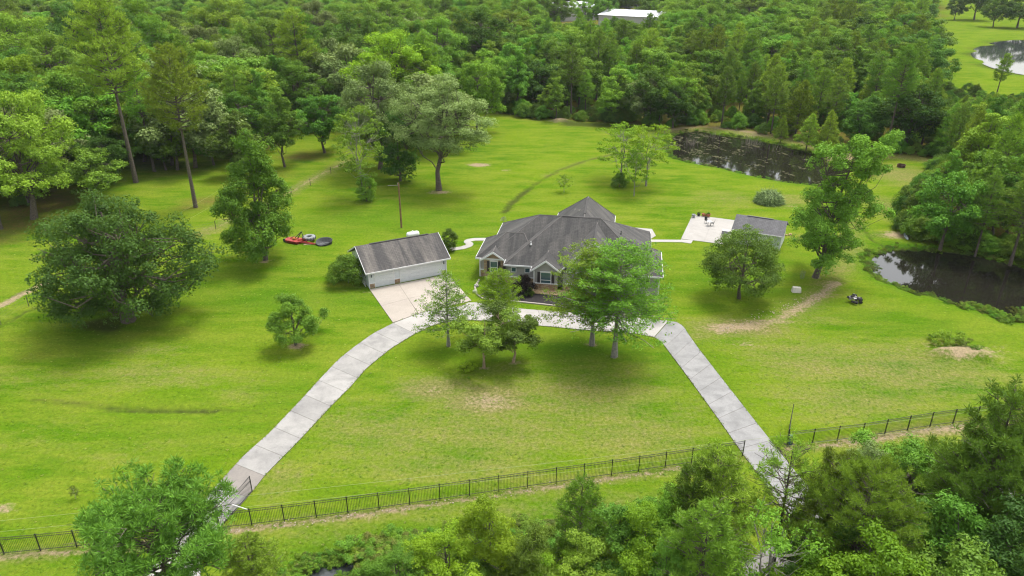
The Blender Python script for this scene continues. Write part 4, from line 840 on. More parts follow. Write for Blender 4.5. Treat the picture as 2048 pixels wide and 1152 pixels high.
for k in range(22):
    a = rs.uniform(0, 6.28); q = rs.uniform(0, .75); z = max(.08, .62*(1-q) + rs.uniform(-.1,.1)); L = rs.uniform(.25,.6); d = rs.uniform(0, 6.28); w = rs.uniform(.07,.16)
    c_ = Vector((q*math.cos(a), q*.9*math.sin(a), z)); e = Vector((L*math.cos(d), L*math.sin(d), rs.uniform(-.15,.25)))*.5
    MB().bar(c_-e, c_+e, w, w*.8, 7).build('log', M['char' if k % 3 else 'ash'], r)
MB().box(-.16,.06,-.45,-.28,.5,.56).build('metal_scrap', M['trim'], r); r.scale = (1.35, 1.25, 1.35)
x, y = G(1802, 334); r = empty('fire_ring', (x, y, 0), 0, 'small dark rusty fire ring on the far right lawn', 'fire ring'); mb = MB(); n = 16
mb.add([(q*math.cos(2*math.pi*i/n), q*math.sin(2*math.pi*i/n), z) for q, z in ((.75,0),(.8,.55),(.72,.55),(.68,.05)) for i in range(n)], [(j*n+i, j*n+(i+1)%n, (j+1)*n+(i+1)%n, (j+1)*n+i) for j in range(3) for i in range(n)])
mb.build('ring', simple('rust', (.10,.045,.025), .9, .3), r)
for k in range(6): MB().bar((rs.uniform(-.5,.5), rs.uniform(-.5,.5), .12), (rs.uniform(-.5,.5), rs.uniform(-.5,.5), .45), .09, n=6).build('log', M['char'], r)
x, y = G(1812, 474); cn = empty('canoe', (x, y, .02), math.atan2(*(np.array(G(1806,462)) - np.array(G(1816,479)))[::-1]), 'pale overturned canoe lying at the edge of the trees by the side pond', 'canoe'); cn.scale = (.62, .55, .7)
n = 12; vs = []; 
for i in range(n+1):
    s = -1 + 2*i/n; w = .45*(1-s*s)**.6 + .02
    for j in range(7): a = math.pi*j/6; vs.append((s*2.3, w*math.cos(a), (.36 - .08*(1-s*s))*math.sin(a)*(1-.3*abs(s)**3) + .02))
MB().add(vs, [(i*7+j, i*7+j+1, (i+1)*7+j+1, (i+1)*7+j) for i in range(n) for j in range(6)]).build('hull', simple('pale_hull', (.30,.34,.34), .6), cn, smooth=True); MB().bar((-2.25,0,.33), (2.25,0,.33), .03, n=5).build('keel', M['trim'], cn)
# brush pile of cut fronds
x, y = G(1537, 405); r = empty('brush_pile', (x, y, 0), 0, 'rounded heap of cut green palm fronds and branches on the back lawn', 'brush pile'); rg = np.random.default_rng(8); n = 5200
d = unit(rg.normal(size=(n, 3)) * np.array([1, 1, .8])); d[:, 2] = np.abs(d[:, 2]); q = np.power(rg.uniform(.4, 1, n), .5)[:, None]; P_ = d * q * np.array([2.3, 1.9, 2.5])
T = unit(np.stack([d[:, 0]*.4 + rg.normal(size=n)*.6, d[:, 1]*.4 + rg.normal(size=n)*.6, -.45 + rg.normal(size=n)*.45], 1)); S = unit(np.cross(T, d)) * .04; L = rg.uniform(.4, 1.15, n)[:, None]
V = np.stack([P_-S, P_+T*L*.5-S*1.3, P_+T*L, P_+T*L*.5+S*1.3], 1).reshape(-1, 3); V[:, 2] = np.maximum(V[:, 2], .01); pm = mkmesh('fronds', V, np.arange(4*n).reshape(-1, 4), leaf_mat('cut_fronds', (.21,.30,.11), (.07,.12,.04), .2, .02), False, {'v': rg.uniform(size=n)})
tag(link(bpy.data.objects.new('fronds', pm), r), kind='stuff')
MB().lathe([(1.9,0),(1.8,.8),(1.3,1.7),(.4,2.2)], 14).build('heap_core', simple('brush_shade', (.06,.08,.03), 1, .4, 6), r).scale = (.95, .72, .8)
for k in range(14): a = rs.uniform(0, 6.28); MB().bar((1.2*math.cos(a), 1.0*math.sin(a), 1.0), (2.7*math.cos(a+.2), 2.1*math.sin(a+.2), .08), .03, .015, 5).build('branch', M['bark_pale'], r)
# white boards behind the oak, litter, stones
x, y = G(163, 585); r = empty('white_board', (x, y, 0), RAD(25), 'white plank lying in the grass behind the big live oak', 'board'); MB().box(-.9,.9,-.12,.12,.08,.13).build('plank', M['trim'], r); MB().box(-.6,-.5,-.2,.2,0,.08).build('bearer', M['bark'], r)
x, y = G(1576, 470); r = empty('stone_heap', (x, y, 0), 0, 'little heap of tan stones at the right corner of the shed', 'stones')
for k in range(12): MB().lathe([(.05,0),(.14,.05),(.11,.16),(.03,.2)], 6, c=(rs.uniform(-.6,.6), rs.uniform(-.35,.35))).build('stone', M['tan_stone'], r)
for p, lb in (((953,573),'smooth white boulder at the left corner of the bed'), ((950,585),'long white boulder lower at the left edge of the bed')):
    x, y = G(*p); MB().lathe([(.1,0),(.34,.06),(.30,.26),(.12,.36)], 9).build('boulder', M['conc_new'], smooth=True, loc=(x, y, 0), label=lb, cat='boulder')
# far white warehouses
def warehouse(px0, py0, px1, py1, depth, h, label, open_=()):
    a = np.array(G(px0, py0)); b_ = np.array(G(px1, py1)); L = np.linalg.norm(b_-a); r = empty('warehouse', (*a, 0), math.atan2(*(b_-a)[::-1]), label, 'warehouse', 'white warehouses beyond the wood')
    MB().box(0, L, 0, depth, 0, h).build('wall', banded('metal_wall_%d' % px0, (.42,.41,.38), 0, 1.2, .85), r); k = 2.4
    MB().add([(-.6,-.6,h),(L+.6,-.6,h),(L+.6,depth/2,h+k),(-.6,depth/2,h+k),(L+.6,depth+.6,h),(-.6,depth+.6,h)], [(0,1,2,3),(3,2,4,5),(0,3,5),(1,4,2),(0,5,4,1)]).build('roof', M['roofw'], r)
    for u0, u1, z1_ in open_: MB().box(u0, u1, -.12, -.02, 0, z1_).build('door', M['greydoor'], r)
M['roofw'] = banded('white_metal_roof', (.50,.51,.54), 0, 1.6, .8); M['greydoor'] = simple('grey_metal_door', (.22,.23,.27), .5)
warehouse(1070, 46, 1195, 40, 30, 8, 'far white metal warehouse, left of the row behind the pines', ((8,11,6),(14,17,6)))
warehouse(1196, 58, 1330, 66, 26, 7.5, 'far white metal warehouse nearest of the row with a dark bay door', ((8,20,5),))
warehouse(1228, 16, 1420, 14, 60, 9, 'far white metal warehouse, rearmost with the broad roof', ((10,14,6),(30,34,6)))
warehouse(880, 55, 1000, 48, 25, 6, 'far white metal building behind the tall middle pines')
def far_house(px, py, w, d, label):
    x, y = G(px, py); r = empty('far_house', (x, y, 0), .2, label, 'house', 'houses glimpsed in the left wood'); MB().box(0,w,0,d,0,3.2).build('wall', M['siding'], r)
    MB().add([(-.5,-.5,3.2),(w+.5,-.5,3.2),(w+.5,d/2,5.4),(-.5,d/2,5.4),(w+.5,d+.5,3.2),(-.5,d+.5,3.2)], [(0,1,2,3),(3,2,4,5),(0,3,5),(1,4,2),(0,5,4,1)]).build('roof', M['roofw'], r)
    for k in range(3): MB().box(w*(.2+.25*k), w*(.2+.25*k)+1, -.06, -.01, 1, 2.2).build('window', M['glass'], r)
far_house(430, 150, 16, 10, 'white roofed house glimpsed between trees of the left wood, right one'); far_house(232, 178, 15, 8, 'white roofed barn glimpsed behind the tall left pine')
x, y = G(298, 190); r = empty('parked_car', (x, y, 0), .4, 'pale parked car glimpsed beside the barn in the left wood', 'car'); vs = []
for s, w in ((-.85, 0), (.85, 0)): vs += [(-2.2,s,.35),(-2.2,s,.85),(-1.5,s*.98,.95),(-.9,s*.8,1.42),(.6,s*.8,1.42),(1.2,s*.95,.95),(2.2,s,.8),(2.2,s,.35)]
MB().add(vs, [tuple(range(8)), tuple(range(15, 7, -1))] + [(i, i+8, (i+1) % 8 + 8, (i+1) % 8) for i in range(8)]).build('body', M['trim'], r, bevel=.05)
for u in (-1.4, 1.4):
    for s in (-.8, .8): MB().bar((u, s-.1, .33), (u, s+.1, .33), .33, n=12).build('wheel', M['rubber'], r)
MB().add([(-1.42,-.72,.98),(-1.42,.72,.98),(-.93,.66,1.39),(-.93,-.66,1.39)], [(0,1,2,3)]).build('windscreen', M['glass'], r).location = (-.04, 0, .03)
# ------------------------------------------------------------------ trees that stand out
def T_(kind, base, toppy, label, mat=None, name='broadleaf_tree', wide=1.0, rz=None, group=None, cat='tree', bark=None):
    x, y = G(*base); return tree(kind, x, y, hgt(y, toppy), label, name, mat, group, wide, rz, cat, bark=bark)
T_('oak', (258, 642), 372, 'huge spreading dark green live oak on the left lawn, branches to the ground', 'leaf_oak', 'live_oak', 1.0, 0)
T_('tulip', (530, 520), 262, 'upright fresh green tree with tiered boughs left of the red scrap', 'leaf_tulip', wide=.92, rz=3.4)
T_('small', (592, 690), 577, 'small lawn tree in a tan mulch ring left of the left driveway', None, rz=2.2, wide=1.0)
T_('round', (1478, 597), 452, 'round dense green tree on one stem in front of the shed', 'leaf_dark', wide=1.1, rz=.4)
T_('gum', (1630, 555), 258, 'tall leaning sweetgum with gappy leafy tiers right of the shed', None, 'sweetgum_tree', wide=1.0, rz=0)
T_('cypress', (1184, 690), 500, 'big feathery bald cypress before the house, left one of the pair', None, 'cypress_tree', 1.12, 0)
T_('cypress', (1228, 713), 490, 'big feathery bald cypress before the house, right one with flared pale trunk', None, 'cypress_tree', 1.15, 2.0)
T_('cypyoung', (897, 692), 542, 'thin see-through young cypress at the bend of the left driveway', None, 'cypress_tree', 1.02, 0)
T_('cypress', (996, 668), 545, 'mid sized cypress covering the left end of the house front', 'leaf_bright', 'cypress_tree', .95, 4.0)
T_('myrtle', (968, 735), 616, 'crape myrtle with bare tan forked stems, left of the island pair', None, 'crape_myrtle', 1.3, 0)
T_('myrtle', (1026, 724), 612, 'bushy crape myrtle leafed low down, right of the island pair', 'leaf_dark', 'crape_myrtle', 1.35, 2)
T_('oldoak', (878, 380), 132, 'tall old grey olive oak on a bare trunk behind the utility pole', 'leaf_olive', 'old_oak', 1.0, 0)
T_('big', (760, 338), 104, 'olive crowned oak left of the tall old oak', 'leaf_olive', 'oak_tree', .95, 1)
T_('column', (800, 362), 218, 'dark dense tree leafed to the ground between the two olive oaks', 'leaf_dark', wide=.95, rz=1)
T_('broad2', (332, 340), 228, 'small shaded tree between the two bare pine trunks', 'leaf_dark', wide=1.2, rz=2)
T_('broad2', (428, 330), 222, 'small shaded tree just right of the pale trunked pine', None, wide=1.2, rz=4)
T_('broad3', (215, 368), 262, 'low dark tree at the foot of the long bare pine', 'leaf_dark', wide=1.2, rz=4)
T_('big', (803, 262), 44, 'brightest yellow green tree of the left wood, above the olive oaks', 'leaf_bright', wide=1.15, rz=2)
T_('sapling', (727, 398), 205, 'thin leaning tree with a round bush at its foot left of the olive oaks', None, wide=.85, rz=3)
T_('sapling', (1240, 362), 243, 'sparse yellow green young tree with a dark bush at its foot, back lawn', 'leaf_bright', 'young_tree', 1.35, 0)
T_('sapling', (1292, 372), 243, 'sparse yellow green young tree, rightmost of the back lawn three', 'leaf_bright', 'young_tree', 1.1, 2)
T_('sapling', (1268, 392), 285, 'thin white stemmed sapling in front of the back lawn three', 'leaf_bright', 'young_tree', .8, 4)
T_('sapling', (1128, 384), 348, 'tiny low sapling alone on the back lawn beside the ditch', 'leaf_fresh', 'young_tree', 1.1, 4)
T_('pinebig', (272, 365), -10, 'tall pine with a long bare leaning trunk behind the live oak', None, 'pine_tree', .95, 0)
T_('pinebig', (392, 415), 92, 'tall pine with a pale trunk between the live oak and the tiered tree', None, 'pine_tree', .95, 2)
T_('pine1', (612, 245), 20, 'slim tall pine in the left wood, left of a close pair', None, 'pine_tree', 1.2, 1); T_('pine1', (630, 238), 30, 'slim tall pine in the left wood, right of a close pair', 'needle_dark', 'pine_tree', 1.1, 3)
T_('pinebig', (1772, 302), 92, 'tall dark pine with a bare trunk at the back right corner of the lawn', 'needle_dark', 'pine_tree', .82, 0)
 
for k, (bx_, by_, tp_, mt_, w_, lb) in enumerate(((62,238,8,'leaf_fresh',1.0,'tall full bright crown near the top left corner'),(135,262,48,None,1.0,'tall mid green crown left of the long bare pine'),(225,205,-25,'leaf_dark',.95,'dark tall crown behind the long bare pine top'),(330,222,12,'leaf_fresh',.9,'tall fresh crown between the two bare pines'),
    (415,205,38,'leaf_olive',.95,'pale olive crown behind the pale trunked pine'),(492,236,60,'leaf_olive',.95,'pale grey green tall crown beside the white roof glimpse'),(560,210,22,None,.95,'mid green tall crown left of the slim pines'),(705,198,8,'leaf_dark',1.0,'dark tall crown behind the bright yellow green tree'),(880,196,20,None,1.0,'mid green tall crown behind the old oak'),(965,180,2,'leaf_dark',1.0,'dark tall crown above the wood corner'),
    (20,160,-30,None,1.0,'shaded crown cut by the top left corner'),(455,150,-20,'leaf_fresh',1.0,'far fresh crown near the top left of centre'),(640,150,-12,'leaf_olive',1.0,'far olive crown near the top above the slim pines'),(785,150,-15,None,1.0,'far mid green crown above the bright tree'),(300,165,-20,'leaf_bright',.9,'far yellow green crown near the top left'),
    (350,300,130,'leaf_dark',.8,'shaded full tree between the two bare pines, lower'),(245,300,140,None,.75,'leafy tree hiding the long bare pine foot from behind'),(440,300,150,'leaf_dark',.8,'shaded full tree right of the pale trunked pine'),(120,335,150,'leaf_dark',.85,'shaded full tree right of the left edge tree'))):
    T_('big', (bx_, by_), tp_, lb, mt_, wide=w_, rz=k * 1.7)
T_('big', (68, 438), 162, 'big leafy bright topped tree at the far left edge of the wood', 'leaf_fresh', wide=1.05, rz=1)
T_('broad3', (190, 400), 285, 'low grey green tree behind the live oak', None, wide=1.35, rz=2)
T_('pine1', (2, 458), 150, 'pine trunk cut by the left picture edge', 'needle_dark', 'pine_tree', 1, 2)
T_('broad1', (650, 306), 172, 'leafy tree over red brown litter right of the slim pine pair', None, wide=1.1, rz=2.6)
T_('tall1', (570, 334), 165, 'narrow tree with yellowish new leaves behind the tiered tree', None, wide=1.1, rz=.6)
T_('broad2', (487, 352), 205, 'shaded dark tree directly left of the tiered tree top', 'leaf_dark', wide=1.2, rz=.6)
T_('big', (20, 330), 90, 'yellow green tree high at the left edge', 'leaf_bright', wide=1.2, rz=.6); T_('broad2', (160, 330), 110, 'yellow green crown left of the long bare pine', 'leaf_fresh', wide=1.2, rz=1.6)
T_('broad1', (955, 265), 100, 'bright narrow tree at the corner of the dense wood', 'leaf_fresh', wide=.9, rz=1.6); T_('broad3', (1000, 222), 135, 'grey green tree above the old oak at the wood corner', 'leaf_olive', wide=1, rz=1.6)
T_('broad2', (1225, 243), 118, 'bright green bushy tree at the wood edge behind the dirt mound', 'leaf_fresh', wide=1.25, rz=1.6)
T_('broad3', (1290, 246), 145, 'grey green layered tree at the wood edge right of the bright one', 'leaf_olive', wide=1.15, rz=.2)
T_('broad1', (1350, 250), 138, 'fresh green tree at the wood edge above the left end of the rear pond', 'leaf_fresh', wide=1.0, rz=2.2)
T_('pineyoung', (1560, 285), 232, 'lone small young pine on the rear pond bank', None, 'pine_tree', 1.0, 2)
T_('pineyoung', (1612, 300), 228, 'broad young pine at the right end of the rear pond', None, 'pine_tree', 1.35, 1); T_('pineyoung', (1650, 305), 222, 'young pine right of the broad one by the rear pond', None, 'pine_tree', 1.1, 3)
T_('broad3', (1880, 498), 330, 'rounded dense dark tree overhanging the side pond', None, wide=.92, rz=0)
T_('broad1', (1835, 450), 345, 'outer lobe tree left of the rounded dark pond tree', 'leaf_dark', wide=.8, rz=1)
T_('pine2', (1950, 512), 350, 'pine with slender trunks behind the side pond, left one', 'needle_dark', 'pine_tree', 1.1, 1); T_('pine2', (2020, 530), 345, 'dark pine behind the side pond at the right picture edge', 'needle_dark', 'pine_tree', 1.3, 2)
T_('broad2', (1985, 470), 350, 'dusky tree between the pines behind the side pond', 'leaf_dark', wide=1.3, rz=2)
T_('pine2', (1992, 192), 108, 'small lone pine in front of the far field pond', 'needle', 'pine_tree', 1.2, 0)
for k, (a, tp, lb) in enumerate((((1908, 40), -12, 'leftmost'), ((1948, 40), -60, 'second from left, tall,'), ((1986, 54), -14, 'third from left'), ((2034, 56), -25, 'rightmost'))): T_('broad3', a, tp, 'far field shade tree, %s of the four along its top' % lb, 'leaf_dark', wide=.9 if k != 3 else 1.3, rz=k)
# bushes
def B_(kind, base, toppy, label, mat=None, wide=1.0, name='bush', cat='bush'): return T_(kind, base, toppy, label, mat, name, wide, 1.0, None, cat)
B_('bush', (697, 566), 508, 'round bush with yellowish tips against the left garage wall', None, 1.0)
B_('column', (899, 502), 456, 'upright dark evergreen shrub at the right end of the garage', 'leaf_dark', 1.1)
B_('column', (733, 402), 346, 'egg shaped bright bush at the foot of the thin leaning tree', 'leaf', 1.15)
B_('bush', (1239, 374), 344, 'dark round bush at the foot of the sparse young tree', 'leaf_dark', .8); B_('bush', (1048, 588), 548, 'dark purple shrub against the house front', 'leaf_purple', .75)
B_('bush', (1058, 592), 574, 'small round grey green shrub beside the purple one', 'leaf_dark', .75)
for k, (px, py) in enumerate(((985, 590), (1008, 594), (1165, 612), (1205, 617), (1250, 622))): B_('bush', (px, py), py - 20, 'low clipped shrub in the mulch bed before the house, %s from the left' % ('first', 'second', 'third', 'fourth', 'fifth')[k], 'leaf_dark', .9)
B_('weed', (1896, 686), 655, 'leafy green weed clump on top of the dirt mound', 'leaf_fresh', 1.0, 'weed_clump', 'weeds'); B_('weed', (1955, 699), 688, 'tiny green weed tuft on the right of the dirt mound', 'leaf_fresh', 1.1, 'weed_clump', 'weeds'); B_('weed', (1925, 688), 672, 'yellowish weeds in the middle of the dirt mound', 'weed', 1.2, 'weed_clump', 'weeds')
B_('weed', (942, 741), 722, 'low strap leaved lily clump left of the tan stemmed myrtle', 'leaf_bright', 1.0, 'lily_clump', 'plants'); T_('sapling', (152, 998), 972, 'wispy leafless looking sapling in the lawn above the near left pine', 'weed', 'young_tree', .8, 1)
B_('sapling', (1318, 640), 588, 'spindly tree with a pale stick trunk at the right end of the house bed', 'leaf', .8, 'young_tree', 'tree')
# foreground trees, tops as seen
def F_(kind, top, h, label, mat=None, name='pine_tree', wide=1.0, rz=None, bark=None):
    x, y = G(*top, h); return tree(kind, x, y, h, label, name, mat, None, wide, rz, 'tree', bark=bark)
F_('umbrella', (290, 1012), 13.0, 'broad near pine in the bottom left corner over the driveway', 'needle_dark', rz=0, wide=1.0)
F_('nearpine2', (492, 1072), 8.0, 'small rounded near pine right of the bottom left driveway', rz=1, wide=1.25)
F_('near2', (975, 988), 9.5, 'tall near yellow green tree, highest of the bottom middle', 'leaf_bright', 'broadleaf_tree', 1.05)
F_('near1', (890, 1058), 7.5, 'near yellow green tree left of the tallest bottom middle one', 'leaf_bright', 'broadleaf_tree', 1.1)
F_('near1', (790, 1100), 6.0, 'near light green tree by the canal gap', 'leaf', 'broadleaf_tree', 1.1)
F_('near2', (1060, 1050), 8.5, 'near mid green tree between the tallest one and the dark young pine', 'leaf', 'broadleaf_tree', 1.1)
F_('nearpine2', (1167, 966), 9.5, 'dark full young pine alone in the bottom middle', None, wide=.95)
F_('near1', (1180, 1080), 8, 'near fresh tree under the dark young pine', 'leaf_fresh', 'broadleaf_tree', 1.2); F_('near1', (1255, 1015), 9, 'near green tree right of the dark young pine', 'leaf', 'broadleaf_tree', 1.1)
F_('near2', (1295, 1005), 10, 'near yellow green tree with drooping twigs, bottom right of middle', 'leaf_bright', 'broadleaf_tree', 1.15); F_('near2', (1335, 975), 9.5, 'near green tree behind the drooping yellow green one', 'leaf_fresh', 'broadleaf_tree', 1.0)
F_('nearpine2', (1392, 938), 11, 'near pine left of the right driveway, leftmost', 'needle_dark', wide=.9); F_('nearpine2', (1455, 905), 12, 'near pine left of the right driveway, tallest', None, wide=1.15)
F_('nearpine2', (1425, 1008), 12, 'near light tipped pine below the tallest one left of the driveway', 'needle', wide=1.1)
F_('openpine', (1596, 886), 12.5, 'open near pine spreading over the right driveway', None, wide=.9); F_('barewood', (1566, 978), 13, 'half dead near tree with white bare branches over the right driveway', 'leaf_fresh', 'half_dead_tree', 1.0)
F_('nearpine2', (1680, 916), 12.5, 'near dark pine right of the right driveway', 'needle_dark', wide=1.0); F_('nearpine1', (1745, 940), 13.5, 'near spreading pine right of the driveway with reddish limbs', None, wide=.8)
F_('near2', (1748, 892), 10.5, 'near yellowish tree behind the spreading pine', 'leaf_olive', 'broadleaf_tree', 1.1); F_('near1', (1838, 876), 10, 'near olive green tree at the right, behind', 'leaf', 'broadleaf_tree', 1.1)
F_('near1', (1905, 884), 9.5, 'near vivid green leafy tree at the right', 'leaf_fresh', 'broadleaf_tree', 1.05); F_('near2', (1962, 895), 11, 'near dark tree right of the vivid green one', 'leaf_dark', 'broadleaf_tree', 1.1)
F_('nearpine2', (2046, 790), 17, 'dark tall near pine at the right picture edge', 'needle_dark', wide=.95); F_('nearpine1', (2025, 868), 15, 'dark near pine crown below the tall edge pine', 'needle_dark', wide=.7)
F_('near1', (1780, 1082), 12.5, 'bright lobed near oak at the bottom right', 'leaf_bright', 'broadleaf_tree', 1.1); F_('near2', (1935, 1005), 12, 'near olive tree with bare twigs, bottom right corner', 'leaf', 'broadleaf_tree', 1.3)
F_('near1', (1685, 1040), 10, 'near shaded tree under the spreading pine', 'leaf_dark', 'broadleaf_tree', 1.0); pass
pass; F_('near2', (1340, 1090), 9, 'near green tree at the bottom below the light tipped pine', 'leaf', 'broadleaf_tree', 1.1)
F_('near1', (1860, 1000), 11, 'near green tree above the bottom right olive one', 'leaf', 'broadleaf_tree', 1.1); F_('near2', (2035, 1000), 13, 'near dark tree in the bottom right corner at the edge', 'leaf_dark', 'broadleaf_tree', 1.3); F_('near1', (1960, 1090), 12, 'near mid green tree filling the bottom right corner', 'leaf', 'broadleaf_tree', 1.2)
F_('near1', (950, 1120), 6, 'near green tree at the bottom edge under the tallest middle one', 'leaf', 'broadleaf_tree', 1.1); F_('near1', (1085, 1110), 7, 'near yellow tipped tree at the bottom edge, middle', 'leaf_bright', 'broadleaf_tree', 1.1)
# ------------------------------------------------------------------ woods: the nearest trees one by one, the rest as one mass
rw = random.Random(21); cand = []
def inp(x, y, P): return bool(inside(np.array([x]), np.array([y]), P)[0])
WATER = [POND1, POND2, POND3]
FIELD = GP([(1846,60),(1862,12),(1880,-40),(2500,-40),(2300,230),(2048,200),(1900,186),(1856,168),(1848,120)])
y = 88.0
while y < 900:
    s = 6.4 if y < 190 else 7.6 if y < 290 else 10.5 if y < 450 else 15.5
    x = -.80 * y - 12
    while x < .80 * y + 12:
        X_ = x + rw.uniform(-.42, .42) * s; Y_ = y + rw.uniform(-.42, .42) * s; px, py = proj(X_, Y_); x += s
        if px < -130 or px > 2180: continue
        z_ = None
        if inp(X_, Y_, WOODR): z_ = 'r'
        elif inp(X_, Y_, WOOD) or (Y_ > 520 and not inp(X_, Y_, FIELD)): z_ = 'w'
        elif inp(X_, Y_, WOODL): z_ = 'l'
        if not z_: continue
        if z_ == 'l' and Y_ < 330 and rw.random() < (.22 if Y_ < 240 else .04): continue
        if z_ == 'l' and Y_ < 135 and rw.random() < .35: continue
        if 1060 < px < 1345 and 14 < py < 70 and rw.random() < (.85 if 1110 < px < 1300 else .4): continue
        if 560 < px < 760 and 150 < py < 300 and rw.random() < .6: continue
        if (180 < px < 330 and 210 < py < 360) and rw.random() < .7: continue
        if z_ == 'r' and rw.random() < .35: continue
        h = rw.uniform(11, 18.5) if z_ != 'l' else rw.uniform(14, 21)
        if z_ == 'w' and py > 225 : h = rw.uniform(9, 16)
        if px > 1845 and 180 < py < 345 and z_ == 'w': h = min(h, max(3.5, hgt(Y_, rw.uniform(192, 225))))
        if Y_ > 290: h = rw.uniform(14, 21)
        if Y_ > 450: h = rw.uniform(18, 26)
        if 1060 < px < 1345:
            mh = hgt(Y_, rw.uniform(36, 62)) ; 
            if py > 60: h = min(h, max(6, mh))
        cand.append((Y_, X_, px, py, z_, h))
    y += s
cand.sort(); N_IND = 190; kinds_w = [('pine2','needle'),('pine1','needle_dark'),('broad1',None),('broad2','leaf_fresh'),('tall1',None),('broad3','leaf_dark'),('pineyoung','needle'),('broad2',None),('pine2','needle_dark'),('tall1','leaf_fresh')]
kinds_l = [('broad1',None),('broad3','leaf_olive'),('pine1','needle'),('broad2','leaf_fresh'),('broad1','leaf_fresh'),('broad3','leaf_dark'),('tall1',None),('big',None),('big','leaf_fresh')]
where = {'w': 'in the dense wood behind the rear pond', 'l': 'in the grassy wood at the left', 'r': 'in the thicket behind the side pond'}
words = {None: 'mid green', 'leaf_fresh': 'fresh green', 'leaf_dark': 'dark green', 'leaf_olive': 'grey green', 'needle': 'light needled', 'needle_dark': 'dark needled'}
rest = []; made = 0; lab = {}
for Y_, X_, px, py, z_, h in cand:
    k, mt = (rw.choice(kinds_l) if z_ == 'l' else rw.choice(kinds_w))
    if 'pine' in k: h *= 1.1
    if h < 9.5 and k in ('tall1', 'pine1'): k = 'broad2'
    if made < N_IND and -40 < px < 2090 and hgt(Y_, 0) > 0:
        form = {'pine1': 'tall pine', 'pine2': 'pine', 'pineyoung': 'conical young pine', 'tall1': 'narrow tall tree', 'broad1': 'round crowned tree', 'broad2': 'upright leafy tree', 'broad3': 'wide crowned tree', 'big': 'large many lobed tree'}[k]
        row = 'front row' if py > (225 if z_ == 'w' else 300) else 'second row' if py > (190 if z_ == 'w' else 220) else 'back rows'
        if z_ == 'w': pl_ = 'behind the dirt mound' if px < 1180 else 'left of the rear pond' if px < 1345 else 'behind the rear pond' if px < 1500 else 'above the pond right end' if px < 1660 else 'right of the rear pond' if px < 1830 else 'below the far field'
        elif z_ == 'l': pl_ = 'at the far left' if px < 150 else 'above the live oak' if px < 330 else 'left of the tiered tree' if px < 480 else 'by the slim pines' if px < 680 else 'behind the olive oaks'
        else: pl_ = 'in the side pond thicket'
        g_ = '%s %s %s, %s' % (words[mt], form, pl_, row)
        lab.setdefault(g_, []).append((px, tree(k, X_, Y_, h, g_, 'pine_tree' if 'pine' in k else 'broadleaf_tree', mt, {'w': 'trees of the dense rear wood', 'l': 'trees of the grassy left wood', 'r': 'trees of the side pond thicket'}[z_], rw.uniform(.9, 1.25) * (1.15 if z_ == 'l' and 'broad' in k else 1), z=ground_z(X_, Y_) if Y_ < 250 else 0))); made += 1
    else: rest.append((X_, Y_, h, k, rw.uniform(.85, 1.2)))
for g_, L_ in lab.items():
    L_.sort(key=lambda q: q[0]); n = len(L_)
    if n > 1:
        for i, (_, o_) in enumerate(L_):
            o_['label'] = ('leftmost ' if i == 0 else 'rightmost ' if i == n - 1 else 'middle ' if n == 3 else ['', 'second', 'third', 'fourth', 'fifth', 'sixth', 'seventh', 'eighth', 'ninth'][min(i, 8)] + ' from left ') + g_
def scatter(name, label, pts, protos):
    """one mass: points carrying size, turn and kind, meshes set on them by geometry nodes"""
    me = bpy.data.meshes.new(name); me.from_pydata([(p[0], p[1], p[2]) for p in pts], [], [])
    for an, i, ty in (('scl', 3, 'FLOAT_VECTOR'), ('idx', 4, 'INT'), ('rot', 5, 'FLOAT')):
        at_ = me.attributes.new(an, ty, 'POINT')
        if ty == 'FLOAT_VECTOR': at_.data.foreach_set('vector', np.array([p[i] for p in pts], dtype=np.float32).ravel())
        else: at_.data.foreach_set('value', np.array([p[i] for p in pts], dtype=np.float32 if ty == 'FLOAT' else np.int32))
    o = link(bpy.data.objects.new(name, me)); tag(o, label, None, None, 'stuff')
    ng = bpy.data.node_groups.new(name, 'GeometryNodeTree'); ng.interface.new_socket('Geometry', in_out='INPUT', socket_type='NodeSocketGeometry'); ng.interface.new_socket('Geometry', in_out='OUTPUT', socket_type='NodeSocketGeometry')
    L = ng.links; gi = ng.nodes.new('NodeGroupInput'); go = ng.nodes.new('NodeGroupOutput'); jn = ng.nodes.new('GeometryNodeJoinGeometry'); gis = []
    for objs in protos:
        j2 = ng.nodes.new('GeometryNodeJoinGeometry'); g2_ = ng.nodes.new('GeometryNodeGeometryToInstance')
        for ob, mt in objs:
            oi = ng.nodes.new('GeometryNodeObjectInfo'); oi.inputs['Object'].default_value = ob; out = oi.outputs['Geometry']
            if mt:
                sm = ng.nodes.new('GeometryNodeSetMaterial'); sm.inputs['Material'].default_value = mt; L.new(out, sm.inputs[0]); out = sm.outputs[0]
            L.new(out, j2.inputs[0])
        L.new(j2.outputs[0], g2_.inputs[0]); gis.append(g2_)
    for g2_ in gis[::-1]: L.new(g2_.outputs[0], jn.inputs[0])
    ip = ng.nodes.new('GeometryNodeInstanceOnPoints'); ip.inputs['Pick Instance'].default_value = True
    L.new(gi.outputs[0], ip.inputs['Points']); L.new(jn.outputs[0], ip.inputs['Instance'])
    def attr(nm, dt):
        n = ng.nodes.new('GeometryNodeInputNamedAttribute'); n.data_type = dt; n.inputs['Name'].default_value = nm; return n.outputs['Attribute']
    cx = ng.nodes.new('ShaderNodeCombineXYZ'); L.new(attr('rot', 'FLOAT'), cx.inputs[2]); L.new(cx.outputs[0], ip.inputs['Rotation'])
    L.new(attr('scl', 'FLOAT_VECTOR'), ip.inputs['Scale']); L.new(attr('idx', 'INT'), ip.inputs['Instance Index']); L.new(ip.outputs[0], go.inputs[0])
    md = o.modifiers.new('scatter', 'NODES'); md.node_group = ng; return o
